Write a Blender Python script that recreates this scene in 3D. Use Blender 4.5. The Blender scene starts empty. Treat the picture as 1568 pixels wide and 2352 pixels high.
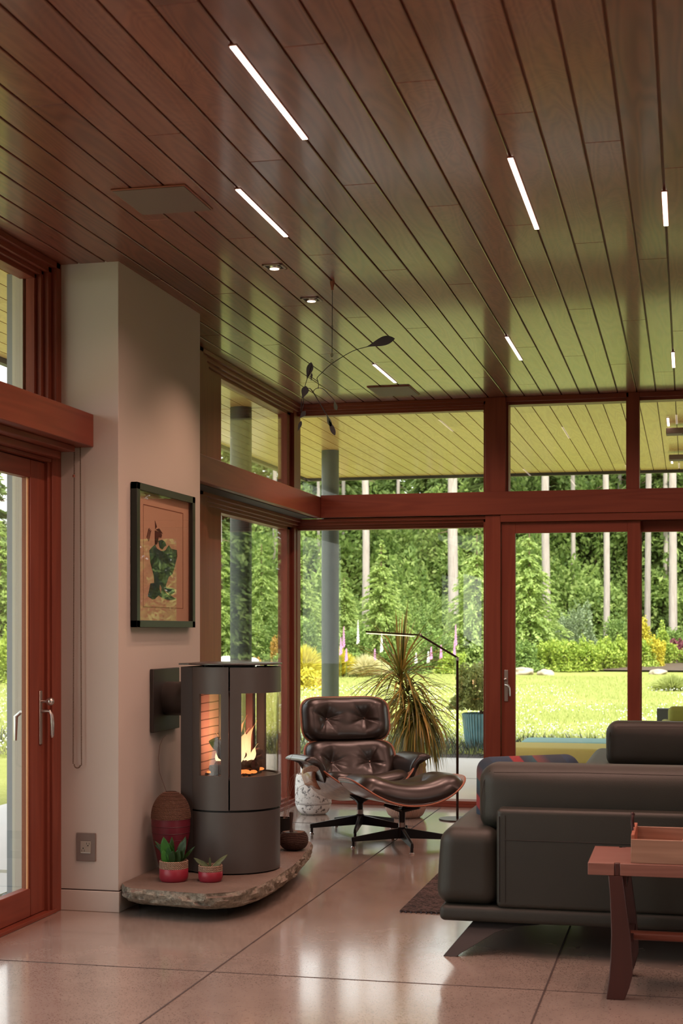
import bpy, bmesh, math, random
import numpy as np
from mathutils import Vector, Matrix

S = bpy.context.scene
C = S.collection
R = math.radians
random.seed(7)

# ---------------------------------------------------------------- camera
cam_data = bpy.data.cameras.new('camera')
cam = bpy.data.objects.new('camera', cam_data)
C.objects.link(cam)
cam.location = (0, 0, 1.332)
cam.rotation_euler = (R(90), 0, R(13.24))
cam_data.sensor_fit = 'HORIZONTAL'
cam_data.sensor_width = 36
cam_data.lens = 3380 / 1568 * 36
cam_data.shift_y = 271 / 1568
cam_data.clip_end = 400
cam_data.dof.use_dof = True
cam_data.dof.focus_distance = 8.2
cam_data.dof.aperture_fstop = 9.0
S.camera = cam

# ---------------------------------------------------------------- world, sun, exposure
W = bpy.data.worlds.new('sky')
S.world = W
W.use_nodes = True
nt = W.node_tree
nt.nodes.clear()
wo = nt.nodes.new('ShaderNodeOutputWorld')
bg = nt.nodes.new('ShaderNodeBackground')
ramp = nt.nodes.new('ShaderNodeValToRGB')
tc = nt.nodes.new('ShaderNodeTexCoord')
sep = nt.nodes.new('ShaderNodeSeparateXYZ')
nt.links.new(tc.outputs['Generated'], sep.inputs[0])
nt.links.new(sep.outputs['Z'], ramp.inputs[0])
ramp.color_ramp.elements[0].color = (1.0, 0.98, 0.93, 1)
ramp.color_ramp.elements[1].color = (0.80, 0.90, 1.0, 1)
nt.links.new(ramp.outputs[0], bg.inputs['Color'])
bg.inputs['Strength'].default_value = 2.9
nt.links.new(bg.outputs[0], wo.inputs['Surface'])

def add_sun(energy, elev, azim, angle, col):
    l = bpy.data.lights.new('sun', 'SUN')
    l.energy = energy; l.angle = R(angle); l.color = col
    o = bpy.data.objects.new('sun', l)
    C.objects.link(o)
    o.rotation_euler = (R(90 - elev), 0, R(azim))
    return o
add_sun(6.5, 52, 28, 14, (1.0, 0.95, 0.84))

S.view_settings.view_transform = 'Standard'
S.view_settings.look = 'None'
S.view_settings.gamma = 1.0
S.view_settings.exposure = 0.0
S.view_settings.use_curve_mapping = False
S.cycles.use_denoising = True
S.cycles.max_bounces = 10
S.cycles.diffuse_bounces = 5
S.cycles.glossy_bounces = 5
S.cycles.transparent_max_bounces = 24
S.cycles.transmission_bounces = 6
S.cycles.sample_clamp_indirect = 6
S.cycles.caustics_reflective = False
S.cycles.caustics_refractive = False

LAMP_COL = (1.0, 0.575, 0.46)
STRIP_W_PER_M = 18.5

# ---------------------------------------------------------------- helpers
def tag(o, label=None, cat=None, group=None, kind=None):
    if label: o['label'] = label
    if cat: o['category'] = cat
    if group: o['group'] = group
    if kind: o['kind'] = kind
    return o

def empty(name, loc=(0, 0, 0), rz=0, label=None, cat=None, group=None, kind=None):
    o = bpy.data.objects.new(name, None)
    C.objects.link(o)
    o.location = loc; o.rotation_euler = (0, 0, rz)
    o.empty_display_size = .1
    return tag(o, label, cat, group, kind)

def copy_tree(o, parent=None, label=None, group=None):
    c = o.copy(); C.objects.link(c); c.parent = parent
    if label: c['label'] = label
    if group: c['group'] = group
    for ch in list(o.children):
        copy_tree(ch, c)
    return c

class MB:
    """collects shapes into ONE mesh"""
    def __init__(s):
        s.v = []; s.f = []
    def add(s, vs, fs, M=None):
        n = len(s.v)
        if M is not None:
            vs = [tuple(M @ Vector(p)) for p in vs]
        s.v += [tuple(p) for p in vs]
        s.f += [tuple(n + i for i in q) for q in fs]
        return s
    def box(s, x0, x1, y0, y1, z0, z1, M=None):
        vs = [(x0, y0, z0), (x1, y0, z0), (x1, y1, z0), (x0, y1, z0), (x0, y0, z1), (x1, y0, z1), (x1, y1, z1), (x0, y1, z1)]
        return s.add(vs, [(0, 3, 2, 1), (4, 5, 6, 7), (0, 1, 5, 4), (1, 2, 6, 5), (2, 3, 7, 6), (3, 0, 4, 7)], M)
    def prism(s, pts, a, b, axis='z', M=None):
        """closed outline pts extruded from a to b along axis"""
        n = len(pts)
        def P(p, t):
            if axis == 'z': return (p[0], p[1], t)
            if axis == 'y': return (p[0], t, p[1])
            return (t, p[0], p[1])
        vs = [P(p, a) for p in pts] + [P(p, b) for p in pts]
        fs = [tuple(range(n))[::-1], tuple(range(n, 2 * n))]
        fs += [(i, (i + 1) % n, n + (i + 1) % n, n + i) for i in range(n)]
        return s.add(vs, fs, M)
    def lathe(s, prof, seg=40, c=(0, 0, 0), M=None, cap=True):
        vs = []; fs = []
        k = len(prof)
        for i in range(seg):
            a = 2 * math.pi * i / seg
            for r, z in prof:
                vs.append((c[0] + r * math.cos(a), c[1] + r * math.sin(a), c[2] + z))
        for i in range(seg):
            j = (i + 1) % seg
            for q in range(k - 1):
                fs.append((i * k + q, j * k + q, j * k + q + 1, i * k + q + 1))
        if cap:
            fs.append(tuple(i * k for i in range(seg))[::-1])
            fs.append(tuple(i * k + k - 1 for i in range(seg)))
        return s.add(vs, fs, M)
    def tube(s, pts, r, seg=8, M=None, closed=False):
        pts = [Vector(p) for p in pts]
        n = len(pts)
        rr = r if isinstance(r, (list, tuple)) else [r] * n
        vs = []; fs = []
        ref = None
        for i, p in enumerate(pts):
            if closed: t = pts[(i + 1) % n] - pts[i - 1]
            else: t = pts[min(i + 1, n - 1)] - pts[max(i - 1, 0)]
            if t.length < 1e-9: t = Vector((0, 0, 1))
            t.normalize()
            if ref is None:
                ref = Vector((0, 0, 1)) if abs(t.z) < .9 else Vector((1, 0, 0))
            u = (ref - t * ref.dot(t))
            if u.length < 1e-6: u = t.orthogonal()
            u.normalize(); w = t.cross(u); ref = u
            for k in range(seg):
                a = 2 * math.pi * k / seg
                vs.append(tuple(p + (u * math.cos(a) + w * math.sin(a)) * rr[i]))
        m = n if closed else n - 1
        for i in range(m):
            j = (i + 1) % n
            for k in range(seg):
                l = (k + 1) % seg
                fs.append((i * seg + k, i * seg + l, j * seg + l, j * seg + k))
        if not closed:
            fs.append(tuple(range(seg))[::-1]); fs.append(tuple(range((n - 1) * seg, n * seg)))
        return s.add(vs, fs, M)
    def grid(s, rows, M=None, wrap=False):
        k = len(rows[0]); vs = [p for r in rows for p in r]; fs = []
        for i in range(len(rows) - 1):
            for j in range(k - (0 if wrap else 1)):
                l = (j + 1) % k
                fs.append((i * k + j, i * k + l, (i + 1) * k + l, (i + 1) * k + j))
        return s.add(vs, fs, M)
    def ball(s, c, r, sx=1, sy=1, sz=1, n=10, M=None):
        prof = [(max(r * math.sin(math.pi * i / n), 1e-4), -r * math.cos(math.pi * i / n)) for i in range(n + 1)]
        T = Matrix.Translation(c) @ Matrix.Diagonal((sx, sy, sz, 1))
        if M is not None: T = M @ T
        return s.lathe(prof, n * 2, M=T, cap=False)
    def islands(s):
        par = list(range(len(s.v)))
        def find(a):
            while par[a] != a: par[a] = par[par[a]]; a = par[a]
            return a
        for f in s.f:
            for b in f[1:]: par[find(f[0])] = find(b)
        g = {}
        for f in s.f: g.setdefault(find(f[0]), []).append(f)
        out = []
        for fs in g.values():
            ids = sorted({i for f in fs for i in f}); mp_ = {i: k for k, i in enumerate(ids)}
            m = MB(); m.v = [s.v[i] for i in ids]; m.f = [tuple(mp_[i] for i in f) for f in fs]; out.append(m)
        return out
    def build_each(s, name, *a, **k):
        return [m.build(name, *a, **k) for m in s.islands()]
    def build(s, name, mat=None, parent=None, smooth=35, bevel=0, bseg=2, solid=0, subsurf=0):
        me = bpy.data.meshes.new(name)
        me.from_pydata(s.v, [], s.f)
        me.update()
        bm = bmesh.new(); bm.from_mesh(me)
        bmesh.ops.recalc_face_normals(bm, faces=bm.faces)
        bm.to_mesh(me); bm.free()
        if smooth:
            me.polygons.foreach_set('use_smooth', [True] * len(me.polygons))
            try: me.set_sharp_from_angle(angle=R(smooth))
            except Exception: pass
        o = bpy.data.objects.new(name, me)
        C.objects.link(o)
        if mat: me.materials.append(mat)
        if parent: o.parent = parent
        if bevel:
            b = o.modifiers.new('bevel', 'BEVEL'); b.width = bevel; b.segments = bseg; b.limit_method = 'ANGLE'; b.angle_limit = R(40)
        if solid:
            b = o.modifiers.new('solid', 'SOLIDIFY'); b.thickness = solid; b.offset = 0
        if subsurf:
            b = o.modifiers.new('sub', 'SUBSURF'); b.levels = subsurf; b.render_levels = subsurf
        return o

def struct(name, mb, mat, **k):
    o = mb.build(name, mat, **k)
    o['kind'] = 'structure'
    return o

def quad_mesh(name, verts, nper, mat, parent=None):
    """verts: numpy (N,nper,3) of separate polygons"""
    N = len(verts)
    me = bpy.data.meshes.new(name)
    me.vertices.add(N * nper); me.loops.add(N * nper); me.polygons.add(N)
    me.vertices.foreach_set('co', verts.reshape(-1).astype(np.float32))
    me.loops.foreach_set('vertex_index', np.arange(N * nper, dtype=np.int32))
    me.polygons.foreach_set('loop_start', np.arange(0, N * nper, nper, dtype=np.int32))
    me.update(calc_edges=True)
    me.materials.append(mat)
    o = bpy.data.objects.new(name, me)
    C.objects.link(o)
    if parent: o.parent = parent
    return o

# ---------------------------------------------------------------- materials
class NT:
    def __init__(s, name):
        s.m = bpy.data.materials.new(name); s.m.use_nodes = True
        s.t = s.m.node_tree; s.t.nodes.clear()
        s.out = s.n('ShaderNodeOutputMaterial')
    def n(s, typ, **k):
        x = s.t.nodes.new(typ)
        for a, b in k.items(): setattr(x, a, b)
        return x
    def l(s, a, b): s.t.links.new(a, b)
    def val(s, sock, v):
        if hasattr(v, 'links') or hasattr(v, 'is_linked'): s.l(v, sock)
        else: sock.default_value = v
    def math(s, op, a, b=None, c=None):
        x = s.n('ShaderNodeMath', operation=op)
        s.val(x.inputs[0], a)
        if b is not None: s.val(x.inputs[1], b)
        if c is not None: s.val(x.inputs[2], c)
        return x.outputs[0]
    def mix(s, fac, a, b, typ='RGBA', blend='MIX'):
        x = s.n('ShaderNodeMix', data_type=typ, blend_type=blend)
        s.val(x.inputs[0], fac)
        i = 6 if typ == 'RGBA' else 2
        s.val(x.inputs[i], a); s.val(x.inputs[i + 1], b)
        return x.outputs[2 if typ == 'RGBA' else 0]
    def coord(s, scale=(1, 1, 1), kind='Object', off=(0, 0, 0)):
        t = s.n('ShaderNodeTexCoord'); m = s.n('ShaderNodeMapping')
        s.l(t.outputs[kind], m.inputs[0]); m.inputs['Scale'].default_value = scale; m.inputs['Location'].default_value = off
        return m.outputs[0]
    def noise(s, vec, scale=5, detail=3, rough=.5, dist=0):
        x = s.n('ShaderNodeTexNoise')
        s.l(vec, x.inputs['Vector'])
        x.inputs['Scale'].default_value = scale; x.inputs['Detail'].default_value = detail
        x.inputs['Roughness'].default_value = rough; x.inputs['Distortion'].default_value = dist
        return x.outputs[0]
    def ramp(s, fac, stops):
        x = s.n('ShaderNodeValToRGB'); s.l(fac, x.inputs[0])
        e = x.color_ramp.elements
        while len(e) < len(stops): e.new(.5)
        for q, (p, c) in zip(e, stops):
            q.position = p; q.color = (*c, 1) if len(c) == 3 else c
        return x.outputs[0]
    def bump(s, h, strength=.3, dist=.01):
        x = s.n('ShaderNodeBump'); s.l(h, x.inputs['Height'])
        x.inputs['Strength'].default_value = strength; x.inputs['Distance'].default_value = dist
        return x.outputs[0]
    def bsdf(s, col, rough=.5, metal=0, spec=.5, coat=0, coat_r=.1, normal=None, sheen=0):
        b = s.n('ShaderNodeBsdfPrincipled')
        s.val(b.inputs['Base Color'], (*col, 1) if isinstance(col, tuple) and len(col) == 3 else col)
        s.val(b.inputs['Roughness'], rough)
        b.inputs['Metallic'].default_value = metal
        b.inputs['Specular IOR Level'].default_value = spec
        b.inputs['Coat Weight'].default_value = coat; b.inputs['Coat Roughness'].default_value = coat_r
        if sheen: b.inputs['Sheen Weight'].default_value = sheen
        if normal is not None: s.l(normal, b.inputs['Normal'])
        return b
    def done(s, sh):
        s.l(sh.outputs[0] if hasattr(sh, 'outputs') else sh, s.out.inputs[0]); return s.m

def plain(name, col, rough=.5, metal=0, spec=.5, coat=0, coat_r=.1, var=.0, vs=20, bump=0, bs=60, bd=.002):
    t = NT(name); v = t.coord()
    c = (*col, 1)
    if var:
        n = t.noise(v, vs, 4)
        c = t.mix(n, tuple(x * (1 - var) for x in col) + (1,), tuple(min(1, x * (1 + var)) for x in col) + (1,))
    nm = t.bump(t.noise(v, bs, 4), bump, bd) if bump else None
    return t.done(t.bsdf(c, rough, metal, spec, coat, coat_r, nm))

def wood(name, a, b, axis=1, scale=1.0, rough=.35, coat=.0, spec=.5, lines=26):
    """grain running along axis"""
    t = NT(name)
    sc = [7 * scale, 7 * scale, 7 * scale]; sc[axis] = .55 * scale
    v = t.coord(tuple(sc))
    n1 = t.noise(v, 1.0, 2, .5, .3)
    g = t.math('SINE', t.math('MULTIPLY', n1, lines * 2.2))
    sc2 = [60 * scale, 60 * scale, 60 * scale]; sc2[axis] = 1.5 * scale
    n2 = t.noise(t.coord(tuple(sc2)), 1.5, 3)
    f = t.math('ADD', t.math('MULTIPLY', g, .16), t.math('ADD', t.math('MULTIPLY', n2, .5), .25))
    return t.done(t.bsdf(t.mix(f, (*a, 1), (*b, 1)), rough, 0, spec, coat, .12, t.bump(n2, .06, .001)))

def board_ceiling(name, a, b, rough=.3, coat=.4):
    """tongue and groove boards along Y, each board with its own tone and figure"""
    t = NT(name)
    tcx = t.n('ShaderNodeTexCoord'); sp = t.n('ShaderNodeSeparateXYZ'); t.l(tcx.outputs['Object'], sp.inputs[0])
    k = t.math('FLOOR', t.math('DIVIDE', t.math('ADD', sp.outputs[0], 1.315 + 13.6), .136))
    seg = t.math('FLOOR', t.math('DIVIDE', t.math('ADD', sp.outputs[1], t.math('MULTIPLY', k, 1.37)), 3.1))
    cv = t.n('ShaderNodeCombineXYZ'); t.l(k, cv.inputs[0]); t.l(seg, cv.inputs[1])
    wn = t.n('ShaderNodeTexWhiteNoise', noise_dimensions='3D'); t.l(cv.outputs[0], wn.inputs[0])
    rnd = wn.outputs[0]
    gv = t.n('ShaderNodeCombineXYZ')
    t.l(t.math('MULTIPLY', sp.outputs[0], 8.0), gv.inputs[0])
    t.l(t.math('MULTIPLY', sp.outputs[1], .75), gv.inputs[1])
    t.l(t.math('MULTIPLY', rnd, 90.0), gv.inputs[2])
    n1 = t.noise(gv.outputs[0], 1.0, 1.5, .45, .25)
    g = t.math('SINE', t.math('MULTIPLY', n1, 75.0))
    fv = t.n('ShaderNodeCombineXYZ')
    t.l(t.math('MULTIPLY', sp.outputs[0], 70.0), fv.inputs[0]); t.l(t.math('MULTIPLY', sp.outputs[1], 2.5), fv.inputs[1]); t.l(t.math('MULTIPLY', rnd, 90.0), fv.inputs[2])
    n2 = t.noise(fv.outputs[0], 1.0, 3)
    cv2 = t.n('ShaderNodeCombineXYZ')
    t.l(t.math('MULTIPLY', sp.outputs[0], 5.0), cv2.inputs[0]); t.l(t.math('MULTIPLY', sp.outputs[1], 2.2), cv2.inputs[1]); t.l(t.math('MULTIPLY', rnd, 50.0), cv2.inputs[2])
    n3 = t.noise(cv2.outputs[0], 1.0, 2.0, .5, .6)
    rip = t.math('MULTIPLY', t.math('SINE', t.math('MULTIPLY', n3, 130.0)), t.math('MAXIMUM', 0.0, t.math('SUBTRACT', t.math('MULTIPLY', rnd, 1.3), .35)))
    g = t.math('ADD', g, rip)
    f = t.math('ADD', t.math('MULTIPLY', g, .17), t.math('ADD', t.math('MULTIPLY', n2, .38), t.math('MULTIPLY', rnd, .5)))
    col = t.mix(f, (*a, 1), (*b, 1))
    rg = t.math('ADD', rough, t.math('MULTIPLY', n2, .12))
    nm = t.bump(t.math('ADD', t.math('MULTIPLY', g, .5), n2), .03, .0008)
    return t.done(t.bsdf(col, rg, 0, .5, coat, .11, nm))

def emis(name, col, strength):
    t = NT(name); e = t.n('ShaderNodeEmission'); e.inputs[0].default_value = (*col, 1); e.inputs[1].default_value = strength
    return t.done(e)

def glass(name, tint=(1, 1, 1), rough=0.0, ior=1.5, boost=1.0):
    t = NT(name)
    tr = t.n('ShaderNodeBsdfTransparent'); tr.inputs[0].default_value = (*tint, 1)
    gl = t.n('ShaderNodeBsdfGlossy'); gl.inputs['Roughness'].default_value = rough
    fr = t.n('ShaderNodeFresnel'); gb = t.n('ShaderNodeNewGeometry')
    t.l(t.math('ADD', ior, t.math('MULTIPLY', gb.outputs['Backfacing'], 1 / ior - ior)), fr.inputs[0])
    mx = t.n('ShaderNodeMixShader')
    t.l(t.math('MULTIPLY', fr.outputs[0], boost), mx.inputs[0]); t.l(tr.outputs[0], mx.inputs[1]); t.l(gl.outputs[0], mx.inputs[2])
    return t.done(mx)

def leaf(name, a, b, rough=.5, trans=.35, scale=3.0, c=None):
    t = NT(name)
    gi = t.n('ShaderNodeNewGeometry')
    v = t.coord((1, 1, 1))
    n = t.noise(v, scale, 3, .6)
    wn = t.n('ShaderNodeTexWhiteNoise', noise_dimensions='1D'); t.l(gi.outputs['Random Per Island'], wn.inputs['W'])
    f = t.math('ADD', t.math('MULTIPLY', n, .7), t.math('MULTIPLY', wn.outputs[0], .45))
    f = t.math('SUBTRACT', f, .08)
    col = t.ramp(f, [(0.15, a), (.75, b)] if c is None else [(0.15, a), (.6, b), (.85, c)])
    b1 = t.bsdf(col, rough, 0, .3)
    tl = t.n('ShaderNodeBsdfTranslucent'); t.l(col, tl.inputs[0])
    mx = t.n('ShaderNodeMixShader'); mx.inputs[0].default_value = trans
    t.l(b1.outputs[0], mx.inputs[1]); t.l(tl.outputs[0], mx.inputs[2])
    return t.done(mx)

def concrete(name):
    t = NT(name)
    v = t.coord()
    big = t.noise(v, .9, 4, .55)
    mid = t.noise(v, 6, 4, .6)
    vo = t.n('ShaderNodeTexVoronoi'); t.l(v, vo.inputs['Vector']); vo.inputs['Scale'].default_value = 150
    patch = t.noise(v, 1.6, 3, .6)
    wn = t.n('ShaderNodeTexWhiteNoise', noise_dimensions='3D'); t.l(vo.outputs['Color'], wn.inputs[0])
    spk = t.math('MULTIPLY', t.math('LESS_THAN', vo.outputs['Distance'], .42), t.math('GREATER_THAN', t.math('ADD', wn.outputs[0], t.math('MULTIPLY', t.math('SUBTRACT', patch, .5), 1.6)), .62))
    base = t.mix(t.math('ADD', t.math('MULTIPLY', big, .6), t.math('MULTIPLY', mid, .4)), (.225, .178, .150, 1), (.45, .375, .32, 1))
    col = t.mix(t.math('MULTIPLY', spk, .62), base, (.085, .062, .05, 1))
    rg = t.math('ADD', .13, t.math('MULTIPLY', mid, .16))
    nm = t.bump(t.noise(v, 22, 3), .04, .003)
    return t.done(t.bsdf(col, rg, 0, .5, .75, .10, nm))

def leather(name, a, b, rough=.45, spec=.5, bump=.25, sc=240, coat=0):
    t = NT(name); v = t.coord()
    vo = t.n('ShaderNodeTexVoronoi'); t.l(v, vo.inputs['Vector']); vo.inputs['Scale'].default_value = sc
    n = t.noise(v, 4, 4)
    return t.done(t.bsdf(t.mix(n, (*a, 1), (*b, 1)), rough, 0, spec, coat, .2, t.bump(vo.outputs[0], bump, .0015)))

M = {}
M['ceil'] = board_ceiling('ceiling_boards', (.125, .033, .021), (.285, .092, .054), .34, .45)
M['soffit'] = board_ceiling('soffit_boards_lit', (.50, .265, .075), (.72, .45, .14), .35, .3)  # ceiling wood again, with outdoor light painted into a yellower, lighter tone
M['groove'] = plain('groove_dark', (.26, .080, .048), .5)
M['trim'] = wood('trim_wood_vertical', (.155, .036, .022), (.245, .064, .037), 2, .7, .42, .0, .22)
M['trimx'] = wood('trim_wood_x', (.155, .036, .022), (.245, .064, .037), 0, .7, .42, .0, .22)
M['trimy'] = wood('trim_wood_y', (.155, .036, .022), (.245, .064, .037), 1, .7, .42, .0, .22)
M['wall'] = plain('wall_plaster', (.52, .485, .43), .75, var=.02, vs=3, bump=.05, bs=180)
M['outer'] = plain('outer_cladding', (.25, .28, .30), .5)
M['floor'] = concrete('polished_concrete')
M['patio'] = plain('patio_concrete', (.62, .58, .54), .8, var=.06, vs=3, bump=.1, bs=80)
M['joint'] = plain('joint_dark', (.05, .035, .03), .8)
M['glass'] = glass('window_glass', (.97, .985, .975))
M['black'] = plain('black_metal', (.018, .017, .016), .35, .4)
M['iron'] = plain('stove_steel', (.088, .084, .078), .44, .2, .5, var=.05)
M['irondark'] = plain('dark_gap', (.006, .006, .006), .6)
M['steel'] = plain('brushed_steel', (.55, .52, .49), .28, 1.0)
M['steelmatte'] = plain('matte_nickel', (.42, .38, .34), .42, .9)
M['lens'] = emis('lamp_lens', (1.0, .80, .66), 5.0)
M['grey'] = plain('speaker_grille', (.17, .12, .10), .7, var=.05, vs=200)
# ================================================================= the room
H = 3.069
YF, YG = 10.95, 11.06          # far wall: inner face, glass
XL, XG = -2.90, -3.00          # left wall: inner face, glass
BW = .136
YB, XR = -3.5, 4.6
TH = .16

floor = struct('floor', MB().box(-3.06, XR + .1, YB - .1, 11.13, -.12, 0), M['floor'], smooth=0)
jm = MB()
for x in (-1.803, -.515, .775, 2.065, 3.355): jm.box(x - .0035, x + .0035, YB, 10.9, -.003, .0012)
for y in (2.75, 5.465): jm.box(-2.9, XR, y - .003, y + .003, -.003, .0012)
jm.box(-2.9, -1.803, 9.83, 9.836, -.003, .0012)
struct('trim_1', jm, M['joint'], smooth=0)

def boards(name, x_from, x_to, y0, y1, z):
    mb = MB(); k0 = math.ceil((x_from + 1.315) / BW - .999)
    x = -1.315 + k0 * BW
    while x < x_to - .01:
        kk = round((x + 1.315) / BW)
        a, b = max(x, x_from) + .004, min(x + BW, x_to) - .004
        # butt joints where the material changes board
        cuts = [y0]
        j = math.floor((y0 + (kk + 100) * 1.37) / 3.1) + 1
        while True:
            yc = j * 3.1 - (kk + 100) * 1.37
            if yc > y1 - .3: break
            if yc > y0 + .3: cuts.append(yc)
            j += 1
        cuts.append(y1)
        for p, q in zip(cuts, cuts[1:]):
            mb.box(a, b, p + .0012, q - .0012, z, z + .018)
        x += BW
    return mb
struct('ceiling', boards('c', -3.0, XR, YB, YF + .1, H), M['ceil'], smooth=0, bevel=.0025, bseg=1)
struct('trim_2', MB().box(-4.28, XR + .2, YB - 1.5, 16.35, H + .012, H + .30), M['groove'], smooth=0)
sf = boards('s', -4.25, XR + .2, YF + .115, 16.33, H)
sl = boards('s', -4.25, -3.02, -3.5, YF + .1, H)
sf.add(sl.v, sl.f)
tag(struct('trim_3', sf, M['soffit'], smooth=0), 'board soffit with yellow light painted in, on the overhang outside the glass')
fa = MB().box(-4.31, XR + .2, 16.35, 16.40, H - .03, H + .30).box(-4.31, -4.26, -5, 16.40, H - .03, H + .30)
struct('trim_4', fa, plain('fascia_dark', (.05, .045, .04), .5), smooth=0)

# ---- pillar wall (full height, stands between the two left window runs)
struct('wall_pillar', MB().box(-3.06, -2.61, 6.51, 7.70, 0, H + .01), M['wall'], bevel=.003)
struct('wall_outer', MB().box(-3.235, -3.062, 6.62, 7.62, -.02, H), M['outer'], smooth=0)
struct('baseboard_pillar', MB().box(-2.905, -2.606, 6.506, 7.704, 0, .098), plain('baseboard_paint', (.56, .52, .46), .55), bevel=.003)
struct('trim_5', MB().box(-2.9, -2.608, 6.509, 7.702, .098, .104), M['joint'], smooth=0)

# ---- unseen rest of the room shell (big openings behind the camera and to the right)
rw = MB().box(XR, XR + .12, YB, 1.0, 0, H).box(XR, XR + .12, 1.0, 3.6, 2.2, H).box(XR, XR + .12, 1.0, 3.6, 0, .8).box(XR, XR + .12, 3.6, 11.1, 0, H)
struct('wall_right', rw, M['wall'], smooth=0)
bw = MB().box(-3.06, XR + .12, YB - .12, YB, 0, H)
struct('wall_back', bw, M['wall'], smooth=0)
struct('wall_left', MB().box(-3.06, -2.92, YB, -.2, 0, H), M['wall'], smooth=0)

# ---- long beams (window head band), one level right round the room
bm_ = MB().box(-2.98, -2.735, -.2, 6.508, 2.196, 2.352)
tag(struct('trim_6', bm_, M['trimy'], bevel=.004), 'red wood beam over the left glass door, ending on the pillar')
tag(struct('trim_7', MB().box(-2.98, -2.735, 7.702, 11.0, 2.19, 2.35), M['trimy'], bevel=.004), 'red wood beam over the corner side window')
tag(struct('trim_8', MB().box(-2.735, XR, 10.925, 11.08, 2.19, 2.362), M['trimx'], bevel=.004), 'long red wood beam across the far glass wall')

def steps_left(y0, y1, z0, z1, top, name):
    """stepped head or sill frame running along the left glass"""
    mb = MB()
    d = -1 if top else 1
    base = z1 if top else z0
    for i, (xx, h) in enumerate(((-2.90, .028), (-2.925, .052), (-2.95, .07), (-2.975, .09))):
        a, b = sorted((base, base + d * h))
        mb.box(-3.05, xx, y0, y1, a, b)
    return mb
def steps_far(x0, x1, z0, z1, top):
    mb = MB(); d = -1 if top else 1; base = z1 if top else z0
    for yy, h in ((10.955, .024), (10.98, .046), (11.005, .062), (11.03, .08)):
        a, b = sorted((base, base + d * h))
        mb.box(x0, x1, yy, 11.12, a, b)
    return mb

# ---- window 1: corner side window (left wall, between pillar and corner)
def frame_set(no, mbs, glass_mb, label):
    e = empty('window_%d' % no); e['kind'] = 'structure'; e['label'] = label
    for n, mb, m in mbs: mb.build(n, m, e, bevel=.002, bseg=1)
    glass_mb.build('pane', M['glass'], e, smooth=0)
    return e
jl = MB().box(-3.05, -2.90, 7.702, 8.62, .0, 2.19).box(-3.05, -2.915, 8.62, 8.74, 0, 2.19).box(-3.05, -2.945, 8.74, 8.86, 0, 2.19).box(-3.05, -2.97, 8.86, 9.19, 0, 2.19)
cp = MB().box(-3.05, -2.975, 10.84, 11.12, 0, 2.19).box(-3.05, -2.945, 10.93, 11.12, 0, 2.19)
frame_set(1, [('jamb', jl, M['trim']), ('corner_post', cp, M['trim']),
              ('head', steps_left(7.71, 11.1, 0, 2.19, True, ''), M['trimy']),
              ('window_sill', MB().box(-3.05, -2.90, 7.71, 11.0, 0, .022).box(-3.05, -2.93, 7.71, 11.05, .022, .042).box(-3.05, -2.965, 7.71, 11.1, .042, .06), M['trimy'])],
          MB().box(-3.003, -2.997, 9.1, 10.9, .03, 2.15), 'tall side window pane beside the stove')
jl2 = MB().box(-3.05, -2.90, 7.702, 8.62, 2.35, H).box(-3.05, -2.915, 8.62, 8.74, 2.35, H).box(-3.05, -2.945, 8.74, 8.86, 2.35, H).box(-3.05, -2.97, 8.86, 9.19, 2.35, H)
cp2 = MB().box(-3.05, -2.975, 10.84, 11.12, 2.35, H).box(-3.05, -2.945, 10.93, 11.12, 2.35, H)
frame_set(2, [('jamb', jl2, M['trim']), ('corner_post', cp2, M['trim']),
              ('head', steps_left(7.71, 11.1, 0, H, True, ''), M['trimy'])],
          MB().box(-3.003, -2.997, 9.1, 10.9, 2.36, 3.0), 'clerestory side pane above the beam beside the pillar')
# ---- far wall
frame_set(3, [('jamb', MB().box(-1.49, -1.475, 10.98, 11.1, 0, 2.19).box(-2.96, -2.94, 11.0, 11.1, 0, 2.19), M['trim']),
              ('head', steps_far(-2.95, -1.47, 0, 2.185, True), M['trimx']),
              ('window_sill', MB().box(-2.93, -1.47, 10.95, 11.12, 0, .02).box(-2.95, -1.47, 10.975, 11.12, .02, .045), M['trimx'])],
          MB().box(-2.96, -1.47, YG - .003, YG + .003, .03, 2.15), 'large fixed far pane behind the lounge chair')
post = MB().box(-1.473, -1.358, 10.945, 11.12, 0, 2.19).box(-1.473, -1.32, 10.945, 11.12, 2.36, H)
tag(struct('trim_9', post, M['trim'], bevel=.004), 'wide red wood post between the far pane and the glass door')
frame_set(4, [('head', steps_far(-2.95, -1.47, 0, H, True), M['trimx']), ('jamb', MB().box(-1.49, -1.475, 10.98, 11.1, 2.36, H), M['trim'])],
          MB().box(-2.96, -1.47, YG - .003, YG + .003, 2.36, 3.0), 'clerestory far pane nearest the corner')
frame_set(5, [('head', MB().box(-1.32, -.42, 10.955, 11.12, 3.035, H).box(-1.32, -.42, 11.0, 11.12, 3.015, 3.036), M['trimx']),
              ('jamb', MB().box(-1.322, -1.304, 10.98, 11.12, 2.36, H).box(-.44, -.345, 10.955, 11.12, 2.36, H), M['trim'])],
          MB().box(-1.32, -.42, YG - .003, YG + .003, 2.36, 3.05), 'clerestory far pane above the sliding door')
frame_set(6, [('head', MB().box(-.345, 1.6, 10.955, 11.12, 3.035, H).box(-.345, 1.6, 11.0, 11.12, 3.015, 3.036), M['trimx']),
              ('jamb', MB().box(.50, .595, 10.955, 11.12, 2.36, H).box(1.45, 1.6, 10.955, 11.12, 2.36, H), M['trim'])],
          MB().box(-.35, 1.6, YG - .003, YG + .003, 2.36, 3.05), 'clerestory far pane at the right edge')

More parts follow.
